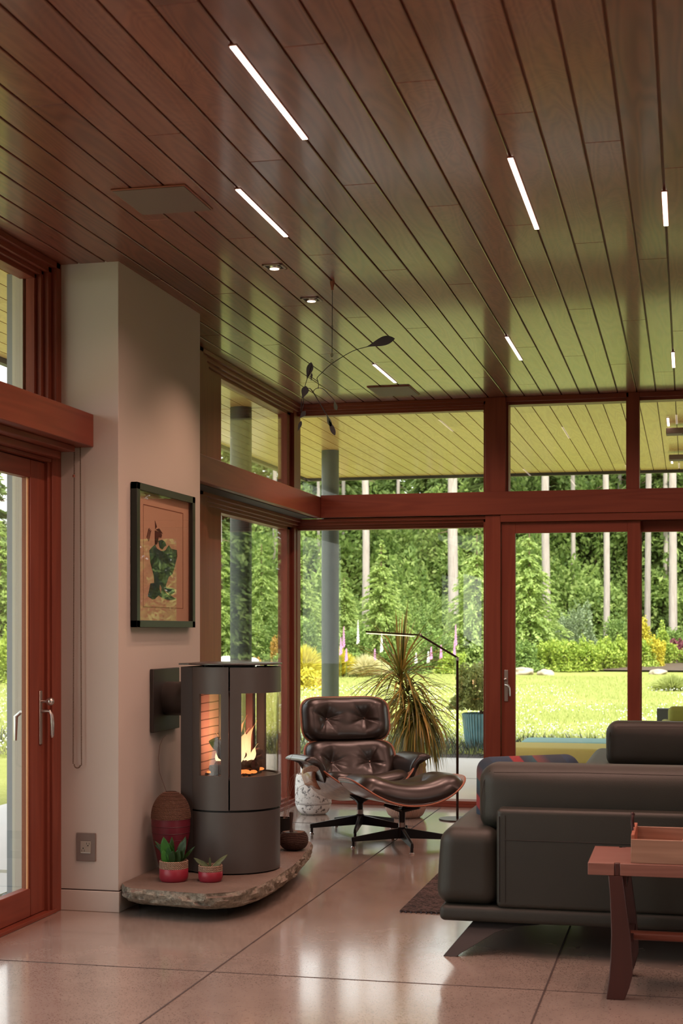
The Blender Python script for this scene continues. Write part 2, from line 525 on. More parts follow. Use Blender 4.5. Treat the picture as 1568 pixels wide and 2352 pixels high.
def leaf_door(no, x0, x1, y, label, stile_l, stile_r, zt=2.135, handle=True):
    e = empty('door_%d' % no); e['kind'] = 'structure'; e['label'] = label
    mb = MB().box(x0, x0 + stile_l, y, y + .045, .02, zt).box(x1 - stile_r, x1, y, y + .045, .02, zt)
    mb.build('stile', M['trim'], e, bevel=.002, bseg=1)
    MB().box(x0 + stile_l, x1 - stile_r, y, y + .045, 2.052, zt).build('top_rail', M['trimx'], e, bevel=.002, bseg=1)
    MB().box(x0 + stile_l, x1 - stile_r, y, y + .045, .02, .16).build('bottom_rail', M['trimx'], e, bevel=.002, bseg=1)
    MB().box(x0 + stile_l - .005, x1 - stile_r + .005, y + .02, y + .025, .15, 2.06).build('pane', M['glass'], e, smooth=0)
    if handle:
        xc = -1.318
        hp = MB().box(xc - .014, xc + .014, y - .006, y, .80, 1.035)
        ho = hp.build('door_handle', M['steelmatte'], e, bevel=.008, bseg=3)
        l = MB().tube([(xc, y - .006, .925), (xc, y - .035, .925), (xc + .018, y - .045, .922), (xc + .028, y - .045, .90), (xc + .032, y - .045, .84)], [.008, .008, .008, .0075, .0065], 10)
        l.ball((xc - .003, y - .014, .965), .014)
        l.build('lever', M['steel'], ho)
    return e
leaf_door(1, -1.355, -.338, 10.965, 'red wood sliding door with a nickel lever in the far wall', .103, .093)
leaf_door(2, -.34, .75, 11.03, 'red wood framed glass panel at the right of the sliding door', .01, .09, handle=False)
leaf_door(3, .66, 1.75, 10.965, 'red wood framed glass panel out to the right', .09, .09, handle=False)
tag(struct('trim_10', MB().box(-1.358, 1.8, 10.935, 11.12, 2.135, 2.192).box(-1.358, XR, 10.945, 11.12, 0, .02), M['trimx'], bevel=.003), 'red wood head and threshold of the far sliding door')
struct('wall_far', MB().box(1.75, XR, 10.95, 11.1, 0, H), M['wall'], smooth=0)

# ---- left sliding door run (near, Y < 6.51)
jn = MB().box(-3.05, XL, 6.41, 6.51, 0, 2.196).box(-3.05, XL - .012, 6.385, 6.41, 0, 2.14)
tag(struct('trim_11', jn, M['trim'], bevel=.003), 'dark red door jamb against the pillar')
hd = MB().box(-3.05, -2.80, -.2, 6.44, 2.168, 2.196).box(-3.05, -2.86, -.2, 6.41, 2.135, 2.168).box(-3.05, XL, -.2, 6.40, 2.118, 2.135)
tag(struct('trim_12', hd, M['trimy'], bevel=.003), 'stepped red head frame over the left glass door')
tag(struct('trim_13', MB().box(-3.05, XL + .005, -.2, 6.45, 0, .018), M['trimy'], bevel=.003), 'red wood threshold of the left glass door')
d = empty('door_4'); d['kind'] = 'structure'; d['label'] = 'red wood sliding glass door at the left edge with a steel lever'
MB().box(-2.975, -2.93, 6.235, 6.39, .02, 2.115).box(-2.975, -2.93, 4.3, 4.42, .02, 2.115).build('stile', M['trim'], d, bevel=.003, bseg=1)
MB().box(-2.975, -2.93, 4.42, 6.235, 2.03, 2.115).build('top_rail', M['trimy'], d, bevel=.003, bseg=1)
MB().box(-2.975, -2.93, 4.42, 6.235, .02, .148).build('bottom_rail', M['trimy'], d, bevel=.003, bseg=1)
MB().box(-2.946, -2.94, 6.222, 6.238, .14, 2.04).build('glazing_bead', wood('bead_wood', (.55, .30, .13), (.8, .5, .25), 2, 1), d, smooth=0)
MB().box(-2.955, -2.951, 4.4, 6.24, .14, 2.04).build('pane', M['glass'], d, smooth=0)
hp = MB().box(-2.93, -2.924, 6.325, 6.353, .80, 1.05).build('door_handle', M['steelmatte'], d, bevel=.006, bseg=2)
lv = MB().tube([(-2.924, 6.34, .955), (-2.885, 6.345, .955), (-2.875, 6.345, .935), (-2.872, 6.345, .90), (-2.872, 6.345, .845), (-2.872, 6.343, .832)], [.008, .008, .009, .011, .009, .004], 12)
lv.tube([(-2.924, 6.34, 1.0), (-2.89, 6.34, 1.0)], .007, 10).ball((-2.88, 6.34, 1.0), .019)
lv.build('lever', M['steel'], hp)
ol = MB().tube([(-2.975, 6.30, .95), (-3.01, 6.30, .95), (-3.03, 6.29, .93), (-3.03, 6.285, .82)], [.008, .009, .011, .008], 12)
ol.build('outside_lever', M['steel'], d)
d2 = empty('door_5'); d2['kind'] = 'structure'; d2['label'] = 'next red framed glass panel of the left run'
MB().box(-3.02, -2.98, 4.2, 4.32, .02, 2.115).box(-3.02, -2.98, 2.2, 2.32, .02, 2.115).box(-3.02, -2.98, 2.3, 4.3, 2.03, 2.115).box(-3.02, -2.98, 2.3, 4.3, .02, .148).build('stile', M['trim'], d2)
MB().box(-3.002, -2.998, 2.3, 4.25, .14, 2.04).build('pane', M['glass'], d2, smooth=0)
u = MB().box(-3.03, -2.90, 6.455, 6.51, 2.35, H).box(-3.03, -2.925, 6.42, 6.455, 2.35, H).box(-3.03, -2.95, 6.395, 6.42, 2.35, H).box(-3.02, -2.975, 6.375, 6.395, 2.35, H)
frame_set(7, [('jamb', u, M['trim']), ('head', steps_left(-.2, 6.5, 0, H, True, ''), M['trimy'])],
          MB().box(-3.003, -2.997, -.2, 6.38, 2.36, 3.0), 'clerestory pane above the left glass door')
ex = MB().box(-3.075, -3.035, 6.375, 6.44, -.02, H).box(-3.11, -3.08, 6.42, 6.47, -.02, H)  # upright strips drawn for the reflection of the outer door frame
ex2 = struct('trim_14', ex, plain('frame_reflection_grey', (.52, .50, .42), .45), smooth=0)

# ---- roller blind recess boxes
tag(struct('trim_15', MB().box(-2.9, -2.78, 7.71, 10.9, 2.185, 2.2), M['joint'], smooth=0), 'dark blind slot behind the side beam')
# ================================================================= ceiling fixtures
def strip(x, y0, y1, label, group='linear lights set in the board seams', power=1.0):
    L = y1 - y0
    e = empty('linear_light', (x, (y0 + y1) / 2, H), 0, label, 'light', group)
    MB().box(-.0125, .0125, -L / 2, L / 2, -.003, .012).build('frame', M['groove'], e, smooth=0)
    MB().box(-.0095, .0095, -L / 2 + .006, L / 2 - .006, -.006, -.003).build('diffuser', M['lens'], e, smooth=0)
    l = bpy.data.lights.new('strip_glow', 'AREA'); l.shape = 'RECTANGLE'; l.size = .019; l.size_y = L - .012
    l.energy = STRIP_W_PER_M * L * power; l.color = LAMP_COL; l.spread = R(150)
    o = bpy.data.objects.new('strip_glow', l); C.objects.link(o); o.parent = e; o.location = (0, 0, -.0085)
    return e
strip(-1.315, 4.175, 5.033, 'longest glowing linear light, upper left of the ceiling')
strip(-1.723, 5.537, 6.26, 'glowing linear light left, just above the two square spots')
strip(-.635, 5.40, 6.39, 'bright linear light in the middle of the ceiling')
strip(-.091, 5.957, 6.463, 'linear light high at the right edge of the ceiling')
strip(-1.043, 8.69, 9.465, 'small linear light above the wide red post')
strip(-1.995, 9.40, 10.13, 'far linear light beside the flat ceiling speaker near the window')
strip(-.091, 9.416, 9.964, 'short linear light at the right edge near the far wall')
for x, y in ((.997, 3.6), (.997, 7.4), (2.085, 2.0), (2.085, 6.2), (-.499, 1.2), (.589, -.6), (-1.723, 1.0), (3.17, 4.2), (2.9, 8.4)):  # unseen strips added to raise the ambient light in the room
    strip(x, y, y + .8, 'added unseen linear light further along the ceiling', 'unseen linear lights added for fill')
# overhang lights
strip(-.160, 12.33, 12.81, 'linear light in the outdoor soffit at the right edge', 'linear lights in the soffit', .01)
strip(-.160, 15.2, 15.7, 'farther linear light in the outdoor soffit at the right edge', 'linear lights in the soffit', .01)

def ceiling_speaker(x0, x1, y0, y1, label):
    e = empty('ceiling_speaker', ((x0 + x1) / 2, (y0 + y1) / 2, H), 0, label, 'speaker', 'flat square speakers in the ceiling')
    w, d = (x1 - x0) / 2, (y1 - y0) / 2
    MB().box(-w, w, -d, d, -.006, 0).build('frame', M['groove'], e, bevel=.002)
    MB().box(-w + .006, w - .006, -d + .006, d - .006, -.009, -.006).build('grille', M['grey'], e, bevel=.001)
ceiling_speaker(-2.215, -1.905, 5.437, 5.783, 'flat brown square speaker in the ceiling above the pillar')
ceiling_speaker(-2.23, -1.92, 10.26, 10.68, 'flat brown square speaker in the ceiling near the far window')

def heater(y, label):
    e = empty('patio_heater', (.25, y, H - .03), 0, label, 'heater', 'bar heaters under the soffit')
    MB().box(-.43, .6, -.08, .08, -.05, 0).build('housing', M['grey'], e, bevel=.006)
    MB().box(-.3, .5, -.05, .05, -.056, -.05).build('element', M['iron'], e)
    MB().box(-.2, -.17, -.02, .02, 0, .03).box(.35, .38, -.02, .02, 0, .03).build_each('bracket', M['grey'], e)
heater(12.8, 'long flat brown heater bar under the soffit, nearer one')
heater(14.75, 'long flat brown heater bar under the soffit, farther one')

def spot(x, y, label, power, aim):
    e = empty('recessed_spotlight', (x, y, H), 0, label, 'light', 'square recessed spots')
    w = .049
    fr = MB().box(-w, w, -w, -w + .012, -.005, .0).box(-w, w, w - .012, w, -.005, 0).box(-w, -w + .012, -w, w, -.005, 0).box(w - .012, w, -w, w, -.005, 0)
    fr.build('trim_ring', plain('spot_trim', (.30, .24, .20), .4), e, bevel=.001)
    MB().box(-w + .01, w - .01, -w + .01, w - .01, -.002, 0).build('backing', M['irondark'], e, smooth=0)
    MB().lathe([(.001, -.012), (.026, -.012), (.03, -.004), (.03, .0)], 24).build('lamp_head', M['steel'], e)
    MB().lathe([(.001, -.0135), (.022, -.0135), (.022, -.0125)], 20).build('bulb', M['lens'], e)
    l = bpy.data.lights.new('spot_glow', 'SPOT'); l.energy = power; l.color = (1.0, .56, .40); l.spot_size = R(88); l.spot_blend = 1.0; l.shadow_soft_size = .02
    o = bpy.data.objects.new('spot_glow', l); C.objects.link(o); o.parent = e; o.location = (0, 0, -.03)
    o.rotation_euler = (Vector(aim) - Vector((x, y, H))).to_track_quat('-Z', 'Y').to_euler()
spot(-1.922, 6.771, 'square recessed spotlight nearer the pillar', 14, (-2.3, 6.6, 0))
spot(-1.923, 7.484, 'square recessed spotlight next to the mobile', 44, (-2.61, 7.15, .8))

# ---------------------------------------------------------------- mobile
MO = empty('hanging_mobile', (-1.722, 7.12, H), 0, 'dark wire mobile with thin leaf shapes hanging from the ceiling', 'mobile')
mm = plain('mobile_leaf', (.012, .006, .005), .4)
mg = plain('mobile_leaf_green', (.03, .045, .018), .45)
def mp(px, pz, dy=0): return (px + 1.722, dy, pz - H)
def wire(name, pts, r=.0017):
    P = [Vector(mp(*p)) for p in pts]
    out = []
    for i in range(len(P) - 1):
        p0 = P[max(i - 1, 0)]; p1 = P[i]; p2 = P[i + 1]; p3 = P[min(i + 2, len(P) - 1)]
        for k in range(5):
            t = k / 5
            out.append(.5 * ((2 * p1) + (p2 - p0) * t + (2 * p0 - 5 * p1 + 4 * p2 - p3) * t * t + (3 * p1 - p0 - 3 * p2 + p3) * t ** 3))
    out.append(P[-1])
    MB().tube(out, r, 6).build(name, mm, MO)
def vane(a, b, w, mat, skew=.25, twist=0.0, n=14):
    """leaf plate from stem point a to tip b"""
    a = Vector(mp(*a)); b = Vector(mp(*b)); d = b - a
    side = Vector((-d.z, 0, d.x)).normalized(); side = (side * math.cos(twist) + Vector((0, 1, 0)) * math.sin(twist))
    up = []; dn = []
    for i in range(n + 1):
        t = i / n
        h = 1.2 * w * math.sin(math.pi * t ** 1.7) ** .8 if 0 < t < 1 else 0.0006
        up.append(a + d * t + side * h * (1 - skew)); dn.append(a + d * t - side * h * (.6 + skew))
    o = MB().grid([[tuple(p) for p in up], [tuple(p) for p in dn]]).build('vane', mat, MO, smooth=0, solid=.0022)
MB().lathe([(.004, 0), (.012, 0), (.012, -.012), (.006, -.034), (.006, -.045), (.003, -.045)], 16).build('canopy', M['groove'], MO)
wire('wire', [(-1.722, 3.04), (-1.7235, 2.75), (-1.724, 2.69)], .0016)
for z in (2.84, 2.70, 2.672): MB().tube([(-.002 + .006 * math.cos(a), 0, z - H + .008 * math.sin(a)) for a in [i * .7854 for i in range(8)]], .001, 5, closed=True).build('ring', mm, MO)
wire('arm', [(-1.54, 2.735), (-1.62, 2.715), (-1.724, 2.658), (-1.775, 2.615), (-1.80, 2.59), (-1.796, 2.575)], .0019)
vane((-1.555, 2.732), (-1.405, 2.768), .024, mm, .05)
wire('wire', [(-1.797, 2.578), (-1.793, 2.555), (-1.795, 2.535)])
wire('arm', [(-1.84, 2.60), (-1.815, 2.585), (-1.795, 2.57)])
vane((-1.832, 2.575), (-1.828, 2.615), .006, mm)
wire('arm', [(-1.82, 2.52), (-1.815, 2.53), (-1.795, 2.540), (-1.77, 2.534), (-1.74, 2.505), (-1.712, 2.475)])
vane((-1.713, 2.476), (-1.70, 2.425), .010, mg)
wire('arm', [(-1.862, 2.545, .02), (-1.84, 2.540, .01), (-1.82, 2.52), (-1.79, 2.47), (-1.76, 2.42), (-1.748, 2.395)])
vane((-1.752, 2.41), (-1.728, 2.345), .011, mg)
vane((-1.742, 2.385), (-1.708, 2.30), .013, mm)
wire('arm', [(-1.84, 2.542, .01), (-1.80, 2.49, -.02), (-1.755, 2.41, -.02)])
wire('arm', [(-1.835, 2.665, .03), (-1.865, 2.565, .02), (-1.882, 2.50, .02), (-1.89, 2.43, .02)])
vane((-1.862, 2.585, .03), (-1.838, 2.675, .03), .018, mm)
vane((-1.882, 2.49, .02), (-1.862, 2.555, .02), .020, mm)
wire('arm', [(-1.876, 2.54, .02), (-1.887, 2.47, .06), (-1.90, 2.42, .06)])
vane((-1.90, 2.395, .03), (-1.868, 2.43, .03), .012, mm)
vane((-1.915, 2.33, .05), (-1.895, 2.385, .05), .009, mm)

# ---------------------------------------------------------------- blind chains on the pillar
for k, (xa, xb, lab) in enumerate(((-2.829, -2.787, 'looped metal bead chain of the roller blind against the pillar'),)):
    e = empty('blind_chain', ((xa + xb) / 2, 6.485, .68), 0, lab, 'blind chain')
    pts = []
    zt = 2.20 - .68; rr = (xb - xa) / 2 - .006
    for i in range(200): pts.append((-rr - .006 * (i / 200), 0, zt - i * (zt - rr) / 200))
    for i in range(12): a = math.pi + math.pi * i / 12; pts.append((rr * math.cos(a), 0, rr + rr * math.sin(a)))
    for i in range(201): pts.append((rr + .006 * (1 - i / 200), 0, rr + i * (zt - rr) / 200))
    cd = MB().tube(pts, .0013, 5).build('cord', M['grey'], e)
    bd = MB()
    for i, p in enumerate(pts):
        if i % 1 == 0: bd.ball(p, .0037, n=4)
    bd.build('beads', plain('bead_metal', (.16, .12, .085), .4, .5), e)
    MB().lathe([(.001, -.006), (.006, -.005), (.006, .006), (.001, .007)], 10, (-rr - .003, 0, 1.38)).build('connector', M['groove'], e)

# ---------------------------------------------------------------- outlet
e = empty('power_outlet', (-2.772, 6.51, .3045), 0, 'taupe square wall outlet low on the front of the pillar', 'outlet')
MB().box(-.048, .048, -.009, 0, -.0665, .0665).build('cover_plate', plain('outlet_plate', (.17, .13, .11), .45, .2), e, bevel=.002)
MB().box(-.026, .026, -.012, -.009, -.028, .028).build('socket_face', plain('outlet_face', (.30, .27, .22), .5), e, bevel=.001)
so = MB()
for sx, sz in ((-.012, -.017), (.012, .017)):
    so.box(sx - .008, sx - .006, -.0124, -.0118, sz - .004, sz + .005).box(sx + .005, sx + .007, -.0124, -.0118, sz - .004, sz + .005)
    so.lathe([(.0001, 0), (.003, 0), (.003, .0006), (.0001, .0006)], 10, M=Matrix.Translation((sx - .0, -.0124, sz - (.009 if sx > 0 else -.012))) @ Matrix.Rotation(R(90), 4, 'X'))
so.build('slots', M['irondark'], e, smooth=0)
MB().box(-.024, .024, -.0127, -.012, -.0275, -.0255).build('status_bar', M['steel'], e, smooth=0)

# ---------------------------------------------------------------- picture
e = empty('framed_print', (-2.61, 7.10, 1.70), 0, 'dark green framed print of an abstract figure on the pillar side', 'picture')
y0, y1, z0, z1 = 6.655 - 7.10, 7.515 - 7.10, 1.345 - 1.70, 2.045 - 1.70
fm = plain('frame_green_black', (.010, .016, .012), .4)
t_ = .034
fr = MB().box(.004, .036, y0, y1, z0, z0 + t_).box(.004, .036, y0, y1, z1 - t_, z1).box(.004, .036, y0, y0 + t_ * 1.25, z0, z1).box(.004, .036, y1 - t_ * 1.25, y1, z0, z1)
fr.build('frame', fm, e, bevel=.0015)
pc = MB().box(.004, .012, y0 + .02, y1 - .02, z0 + .02, z1 - .02).build('paper', plain('print_paper', (.70, .42, .29), .8, var=.04, vs=8), e, smooth=0)
ln = MB()
a0, a1, b0, b1 = 6.80 - 7.10, 7.385 - 7.10, 1.445 - 1.70, 1.95 - 1.70
for q in ((a0, a1, b1 - .004, b1), (a0, a1, b0, b0 + .0025), (a0, a0 + .003, b0, b1), (a1 - .006, a1, b0, b1)): ln.box(.012, .0128, *q)
ln.build('border_line', M['groove'], pc, smooth=0)
def art(name, pts, mat, lift=.0135):
    MB().prism([(a - 7.10, b - 1.70) for a, b in pts], .012, lift, 'x').build(name, mat, pc, smooth=0)
t = NT('art_ink'); v = t.coord((1, 1, 1))
ink = t.ramp(t.noise(v, 11, 3, .6, .5), [(.3, (.015, .014, .022)), (.45, (.018, .045, .03)), (.55, (.03, .075, .085)), (.7, (.04, .04, .03))])
inkm = t.done(t.bsdf(ink, .6))
art('ink_figure', [(6.961, 1.76), (6.99, 1.742), (7.05, 1.732), (7.11, 1.738), (7.165, 1.768), (7.195, 1.752), (7.286, 1.749), (7.292, 1.718), (7.25, 1.66), (7.218, 1.622), (7.162, 1.605), (7.117, 1.558), (7.128, 1.548), (7.24, 1.546), (7.255, 1.531), (7.20, 1.515), (7.173, 1.518), (7.215, 1.505), (7.274, 1.493), (7.20, 1.488), (7.128, 1.488), (7.06, 1.498), (7.014, 1.507), (6.96, 1.487), (6.924, 1.486), (6.862, 1.499), (6.88, 1.53), (6.898, 1.563), (6.951, 1.568), (6.945, 1.605), (6.898, 1.666), (6.883, 1.727), (6.92, 1.744)], inkm)
ri = plain('art_maroon', (.05, .008, .010), .6)
art('ink_figure', [(6.961, 1.88), (6.99, 1.851), (6.966, 1.838)], ri)
art('ink_figure', [(6.975, 1.836), (7.02, 1.845), (7.074, 1.822), (7.055, 1.822), (7.0, 1.832)], ri)
art('ink_figure', [(6.961, 1.83), (7.03, 1.826), (7.06, 1.815), (7.05, 1.80), (7.01, 1.80), (7.0, 1.775), (6.985, 1.762), (6.961, 1.760)], ri, .0145)
art('ink_figure', [(7.01, 1.782), (7.06, 1.79), (7.10, 1.783), (7.125, 1.765), (7.09, 1.755), (7.07, 1.742), (7.03, 1.748)], inkm, .0145)
for s in (0, .012, .024):
    art('ink_stroke', [(6.845 + s, 1.79 - s * .6), (6.872 + s, 1.833 - s * .4), (6.885 + s, 1.838 - s * .4), (6.85 + s, 1.785 - s * .6)], ri)
art('ink_gap', [(7.09, 1.545), (7.12, 1.53), (7.162, 1.515), (7.18, 1.508), (7.13, 1.517), (7.10, 1.53)], plain('paper_gap', (.62, .40, .27), .8), .0150)
art('ink_gap', [(7.03, 1.561), (7.052, 1.545), (7.041, 1.518), (7.022, 1.54)], plain('paper_gap2', (.55, .33, .22), .8), .0150)
MB().box(.026, .028, y0 + .02, y1 - .02, z0 + .02, z1 - .02).build('glazing', M['glass'], e, smooth=0)
# ================================================================= stove and hearth
HZ = .135
# hearth: rough split stone slab
out = [(-2.603, 6.535), (-2.56, 6.46), (-2.50, 6.415), (-2.423, 6.40), (-2.34, 6.385), (-2.24, 6.368), (-2.133, 6.357), (-2.05, 6.405), (-1.986, 6.483), (-1.955, 6.61), (-1.944, 6.77), (-1.942, 6.98), (-1.951, 7.195), (-1.97, 7.42), (-2.0, 7.63), (-2.02, 7.83), (-2.06, 8.02), (-2.16, 8.18), (-2.32, 8.22), (-2.5, 8.12), (-2.603, 7.9), (-2.603, 7.72)]
def resample(p, n):
    p = [Vector((*q, 0)) for q in p]; L = [0]
    for i in range(len(p)): L.append(L[-1] + (p[(i + 1) % len(p)] - p[i]).length)
    o = []
    for k in range(n):
        s = L[-1] * k / n; i = max(j for j in range(len(p)) if L[j] <= s)
        o.append(p[i].lerp(p[(i + 1) % len(p)], (s - L[i]) / (L[i + 1] - L[i])))
    return o
rs = resample(out, 420)
cx_, cy_ = -2.3, 7.25
from mathutils import noise as mnoise
rows = []
levels = [(1.0, 0.0, .3), (1.0, -.003, .5), (1.002, -.012, .9), (1.006, -.022, 1.1), (1.004, -.032, 1.1), (1.0, -.042, 1.2), (.992, -.054, 1.3), (.98, -.064, 1.3), (.96, -.074, 1.2), (.92, -.084, .9), (.80, -.095, .6)]
for s, dz, am in levels:
    r_ = []
    for p in rs:
        x = cx_ + (p.x - cx_) * s; y = cy_ + (p.y - cy_) * s
        nn = mnoise.noise(Vector((p.x * 9, p.y * 9, dz * 30))) * .026 * am + mnoise.noise(Vector((p.x * 26, p.y * 26, dz * 70))) * .016 * am + mnoise.noise(Vector((p.x * 60, p.y * 60, dz * 140))) * .008 * am
        d = Vector((x - cx_, y - cy_, 0)).normalized()
        if p.x < -2.58: nn = 0
        r_.append((x + d.x * nn, y + d.y * nn, HZ + dz + (nn * .35 if dz < -.01 else 0)))
    rows.append(r_)
hs = MB().grid(rows, wrap=True)
hs.f.append(tuple(range(420))); hs.f.append(tuple(range(10 * 420, 11 * 420))[::-1])
t = NT('hearth_stone'); v = t.coord()
gz = t.n('ShaderNodeNewGeometry'); sp = t.n('ShaderNodeSeparateXYZ'); t.l(gz.outputs['True Normal'], sp.inputs[0])
n1 = t.noise(v, 55, 5, .7); n2 = t.noise(v, 7, 4, .6)
rock = t.mix(t.math('ADD', t.math('MULTIPLY', n1, 1.5), t.math('SUBTRACT', t.math('MULTIPLY', n2, .5), .5)), (.02, .022, .016, 1), (.46, .43, .34, 1))
topc = t.mix(n2, (.12, .09, .07, 1), (.24, .18, .145, 1))
istop = t.math('GREATER_THAN', sp.outputs[2], .85)
col = t.mix(istop, rock, topc)
hm = t.done(t.bsdf(col, t.math('SUBTRACT', .8, t.math('MULTIPLY', istop, .3)), 0, .4, normal=t.bump(n1, .8, .01)))
o = hs.build('stone_hearth', hm, None, smooth=50)
tag(o, 'rough edged stone slab hearth under the wood stove', 'hearth')
MB().box(-2.6, -2.15, 6.75, 7.75, 0, HZ - .05).build('plinth', M['irondark'], o, smooth=0)

SC = (-2.236, 7.096)
st = empty('wood_stove', (SC[0], SC[1], HZ), 0, 'dark grey cylindrical wood stove with curved glass and a lit fire', 'stove')
Z = lambda z: z - HZ
def ang(a): return math.sin(R(a)), -math.cos(R(a))       # 0 faces -Y, 90 faces +X
def arc_sheet(mb, r, a0, a1, z0, z1, th=.012, n=None):
    n = n or max(2, int(abs(a1 - a0) / 3))
    o_, i_ = [], []
    for k in range(n + 1):
        c_, s_ = ang(a0 + (a1 - a0) * k / n)
        o_.append((r * c_, r * s_)); i_.append(((r - th) * c_, (r - th) * s_))
    return mb.prism(o_ + i_[::-1], z0, z1)
def arc_panel(name, r, a0, a1, z0, z1, holes, mat, parent=st, th=.012):
    """curved sheet with rectangular openings (ha0,ha1,hz0,hz1)"""
    mb = MB()
    aa = sorted({a0, a1, *[h[0] for h in holes], *[h[1] for h in holes]}); zz = sorted({z0, z1, *[h[2] for h in holes], *[h[3] for h in holes]})
    A = []
    for p, q in zip(aa, aa[1:]):
        m = max(1, int((q - p) / 2.5)); A += [p + (q - p) * i / m for i in range(m)]
    A.append(aa[-1])
    idx = {}
    def vid(i, j, inner):
        key = (i, j, inner)
        if key not in idx:
            c_, s_ = ang(A[i]); rr = r - (th if inner else 0)
            idx[key] = len(mb.v); mb.v.append((rr * c_, rr * s_, zz[j]))
        return idx[key]
    def solid(i, j):
        if not (0 <= i < len(A) - 1 and 0 <= j < len(zz) - 1): return False
        am, zm = (A[i] + A[i + 1]) / 2, (zz[j] + zz[j + 1]) / 2
        return not any(h[0] < am < h[1] and h[2] < zm < h[3] for h in holes)
    for i in range(len(A) - 1):
        for j in range(len(zz) - 1):
            if not solid(i, j): continue
            mb.f.append((vid(i, j, 0), vid(i + 1, j, 0), vid(i + 1, j + 1, 0), vid(i, j + 1, 0)))
            mb.f.append((vid(i, j, 1), vid(i, j + 1, 1), vid(i + 1, j + 1, 1), vid(i + 1, j, 1)))
            for (di, dj, e1, e2) in ((-1, 0, (i, j), (i, j + 1)), (1, 0, (i + 1, j), (i + 1, j + 1)), (0, -1, (i, j), (i + 1, j)), (0, 1, (i, j + 1), (i + 1, j + 1))):
                if not solid(i + di, j + dj):
                    mb.f.append((vid(*e1, 0), vid(*e2, 0), vid(*e2, 1), vid(*e1, 1)))
    return mb.build(name, mat, parent, smooth=30)
RB, RD = .242, .246
arc_panel('base_skirt', RB, -37, 217, Z(.142), Z(.440), [], M['iron'])
arc_panel('side_panel', RB, -36.5, 13.2, Z(.449), Z(1.15), [(-24, 4.5, Z(.617), Z(1.018))], M['iron'])
arc_panel('side_panel', RB, 167.5, 216.5, Z(.449), Z(1.15), [(176, 204, Z(.617), Z(1.018))], M['iron'])
door = arc_panel('stove_door', RD, 15.0, 165, Z(.451), Z(1.148), [(28, 152, Z(.612), Z(1.022))], M['iron'])
gl = MB()
arc_sheet(gl, RD - .012, 27, 153, Z(.605), Z(1.03), .004, 60)
M['sglass'] = glass('stove_glass', (.97, .94, .90), .01, 1.55, 1.3)
gl.build('door_glass', M['sglass'], door, smooth=60)
for a0, a1 in ((-25, 5.5), (175, 205)):
    g2 = MB(); arc_sheet(g2, RB - .012, a0, a1, Z(.61), Z(1.025), .004, 14)
    g2.build('side_glass', M['sglass'], st, smooth=60)
# back box
bx = MB().prism([(-.142, -.196), (-.204, -.196), (-.204, .196), (-.142, .196), (-.150, .18), (-.190, .18), (-.190, -.18), (-.150, -.18)], Z(.142), Z(1.15))
bx.build('back_casing', plain('stove_side_dark', (.035, .030, .027), .5, .2), st, smooth=0, bevel=.002)
def disc(r, cut, z0, z1):
    p = [(r * ang(a)[0], r * ang(a)[1]) for a in range(-40, 221, 4)]
    return MB().prism([(-cut, -.196)] + p + [(-cut, .196)], z0, z1)
disc(RB - .013, .19, Z(1.130), Z(1.142)).build('top_deck', M['irondark'], st, smooth=0)
disc(RB - .013, .19, Z(.44), Z(.452)).build('gap_seam', M['irondark'], st, smooth=0)
disc(RB - .02, .19, Z(HZ), Z(.150)).build('foot_ring', M['irondark'], st, smooth=0)
tp = disc(.252, .215, Z(1.160), Z(1.168)); tp.build('top_plate', plain('top_plate', (.10, .095, .09), .28, .5), st, bevel=.0015)
sd = MB()
for x, y in ((-.10, -.16), (.14, -.12), (.14, .12), (-.1, .16), (.02, -.2)): sd.lathe([(.007, Z(1.14)), (.007, Z(1.161))], 12, (x, y, 0))
sd.build_each('stud', M['irondark'], st)
# flue
fl = MB().lathe([(.0865, 0), (.0865, .165)], 48, cap=True, M=Matrix.Translation((-.20, .014, Z(.983))) @ Matrix.Rotation(R(-90), 4, 'Y'))
fo = fl.build('flue_pipe', plain('flue', (.05, .045, .04), .38, .4), st, smooth=40)
MB().box(-.372, -.352, -.178, .206, Z(.82), Z(1.137)).build('wall_plate', plain('flue_plate', (.030, .026, .023), .5, .2), st, bevel=.003)
# firebox
brick = NT('fire_brick'); v = brick.coord()
spz = brick.n('ShaderNodeSeparateXYZ'); brick.l(v, spz.inputs[0])
wz = brick.math('FRACT', brick.math('MULTIPLY', brick.math('ADD', spz.outputs[2], brick.math('MULTIPLY', brick.noise(v, 6, 2), .01)), 24.0))
lines = brick.math('LESS_THAN', wz, .14)
bc = brick.mix(lines, (.40, .26, .23, 1), (.10, .05, .045, 1))
bm2 = brick.done(brick.bsdf(bc, .85, normal=brick.bump(wz, .5, .006)))
fb = MB().box(-.135, -.12, -.15, .15, Z(.60), Z(1.03))
fb.build('brick_liner', bm2, st, smooth=0)
disc(.222, .13, Z(.595), Z(.606)).build('firebox_floor', M['iron'], st, smooth=0)
disc(.222, .13, Z(1.024), Z(1.032)).build('firebox_roof', M['iron'], st, smooth=0)
MB().box(.02, .06, -.185, -.165, Z(.6), Z(1.03)).box(.02, .06, .165, .185, Z(.6), Z(1.03)).build_each('inner_post', plain('post_warm', (.10, .035, .028), .5), st, bevel=.004)
gr = MB()
for k in range(9): gr.box(-.11 + k * .028, -.098 + k * .028, -.1, .1, Z(.606), Z(.618))
gr.build_each('grate_bar', M['black'], st, smooth=0)
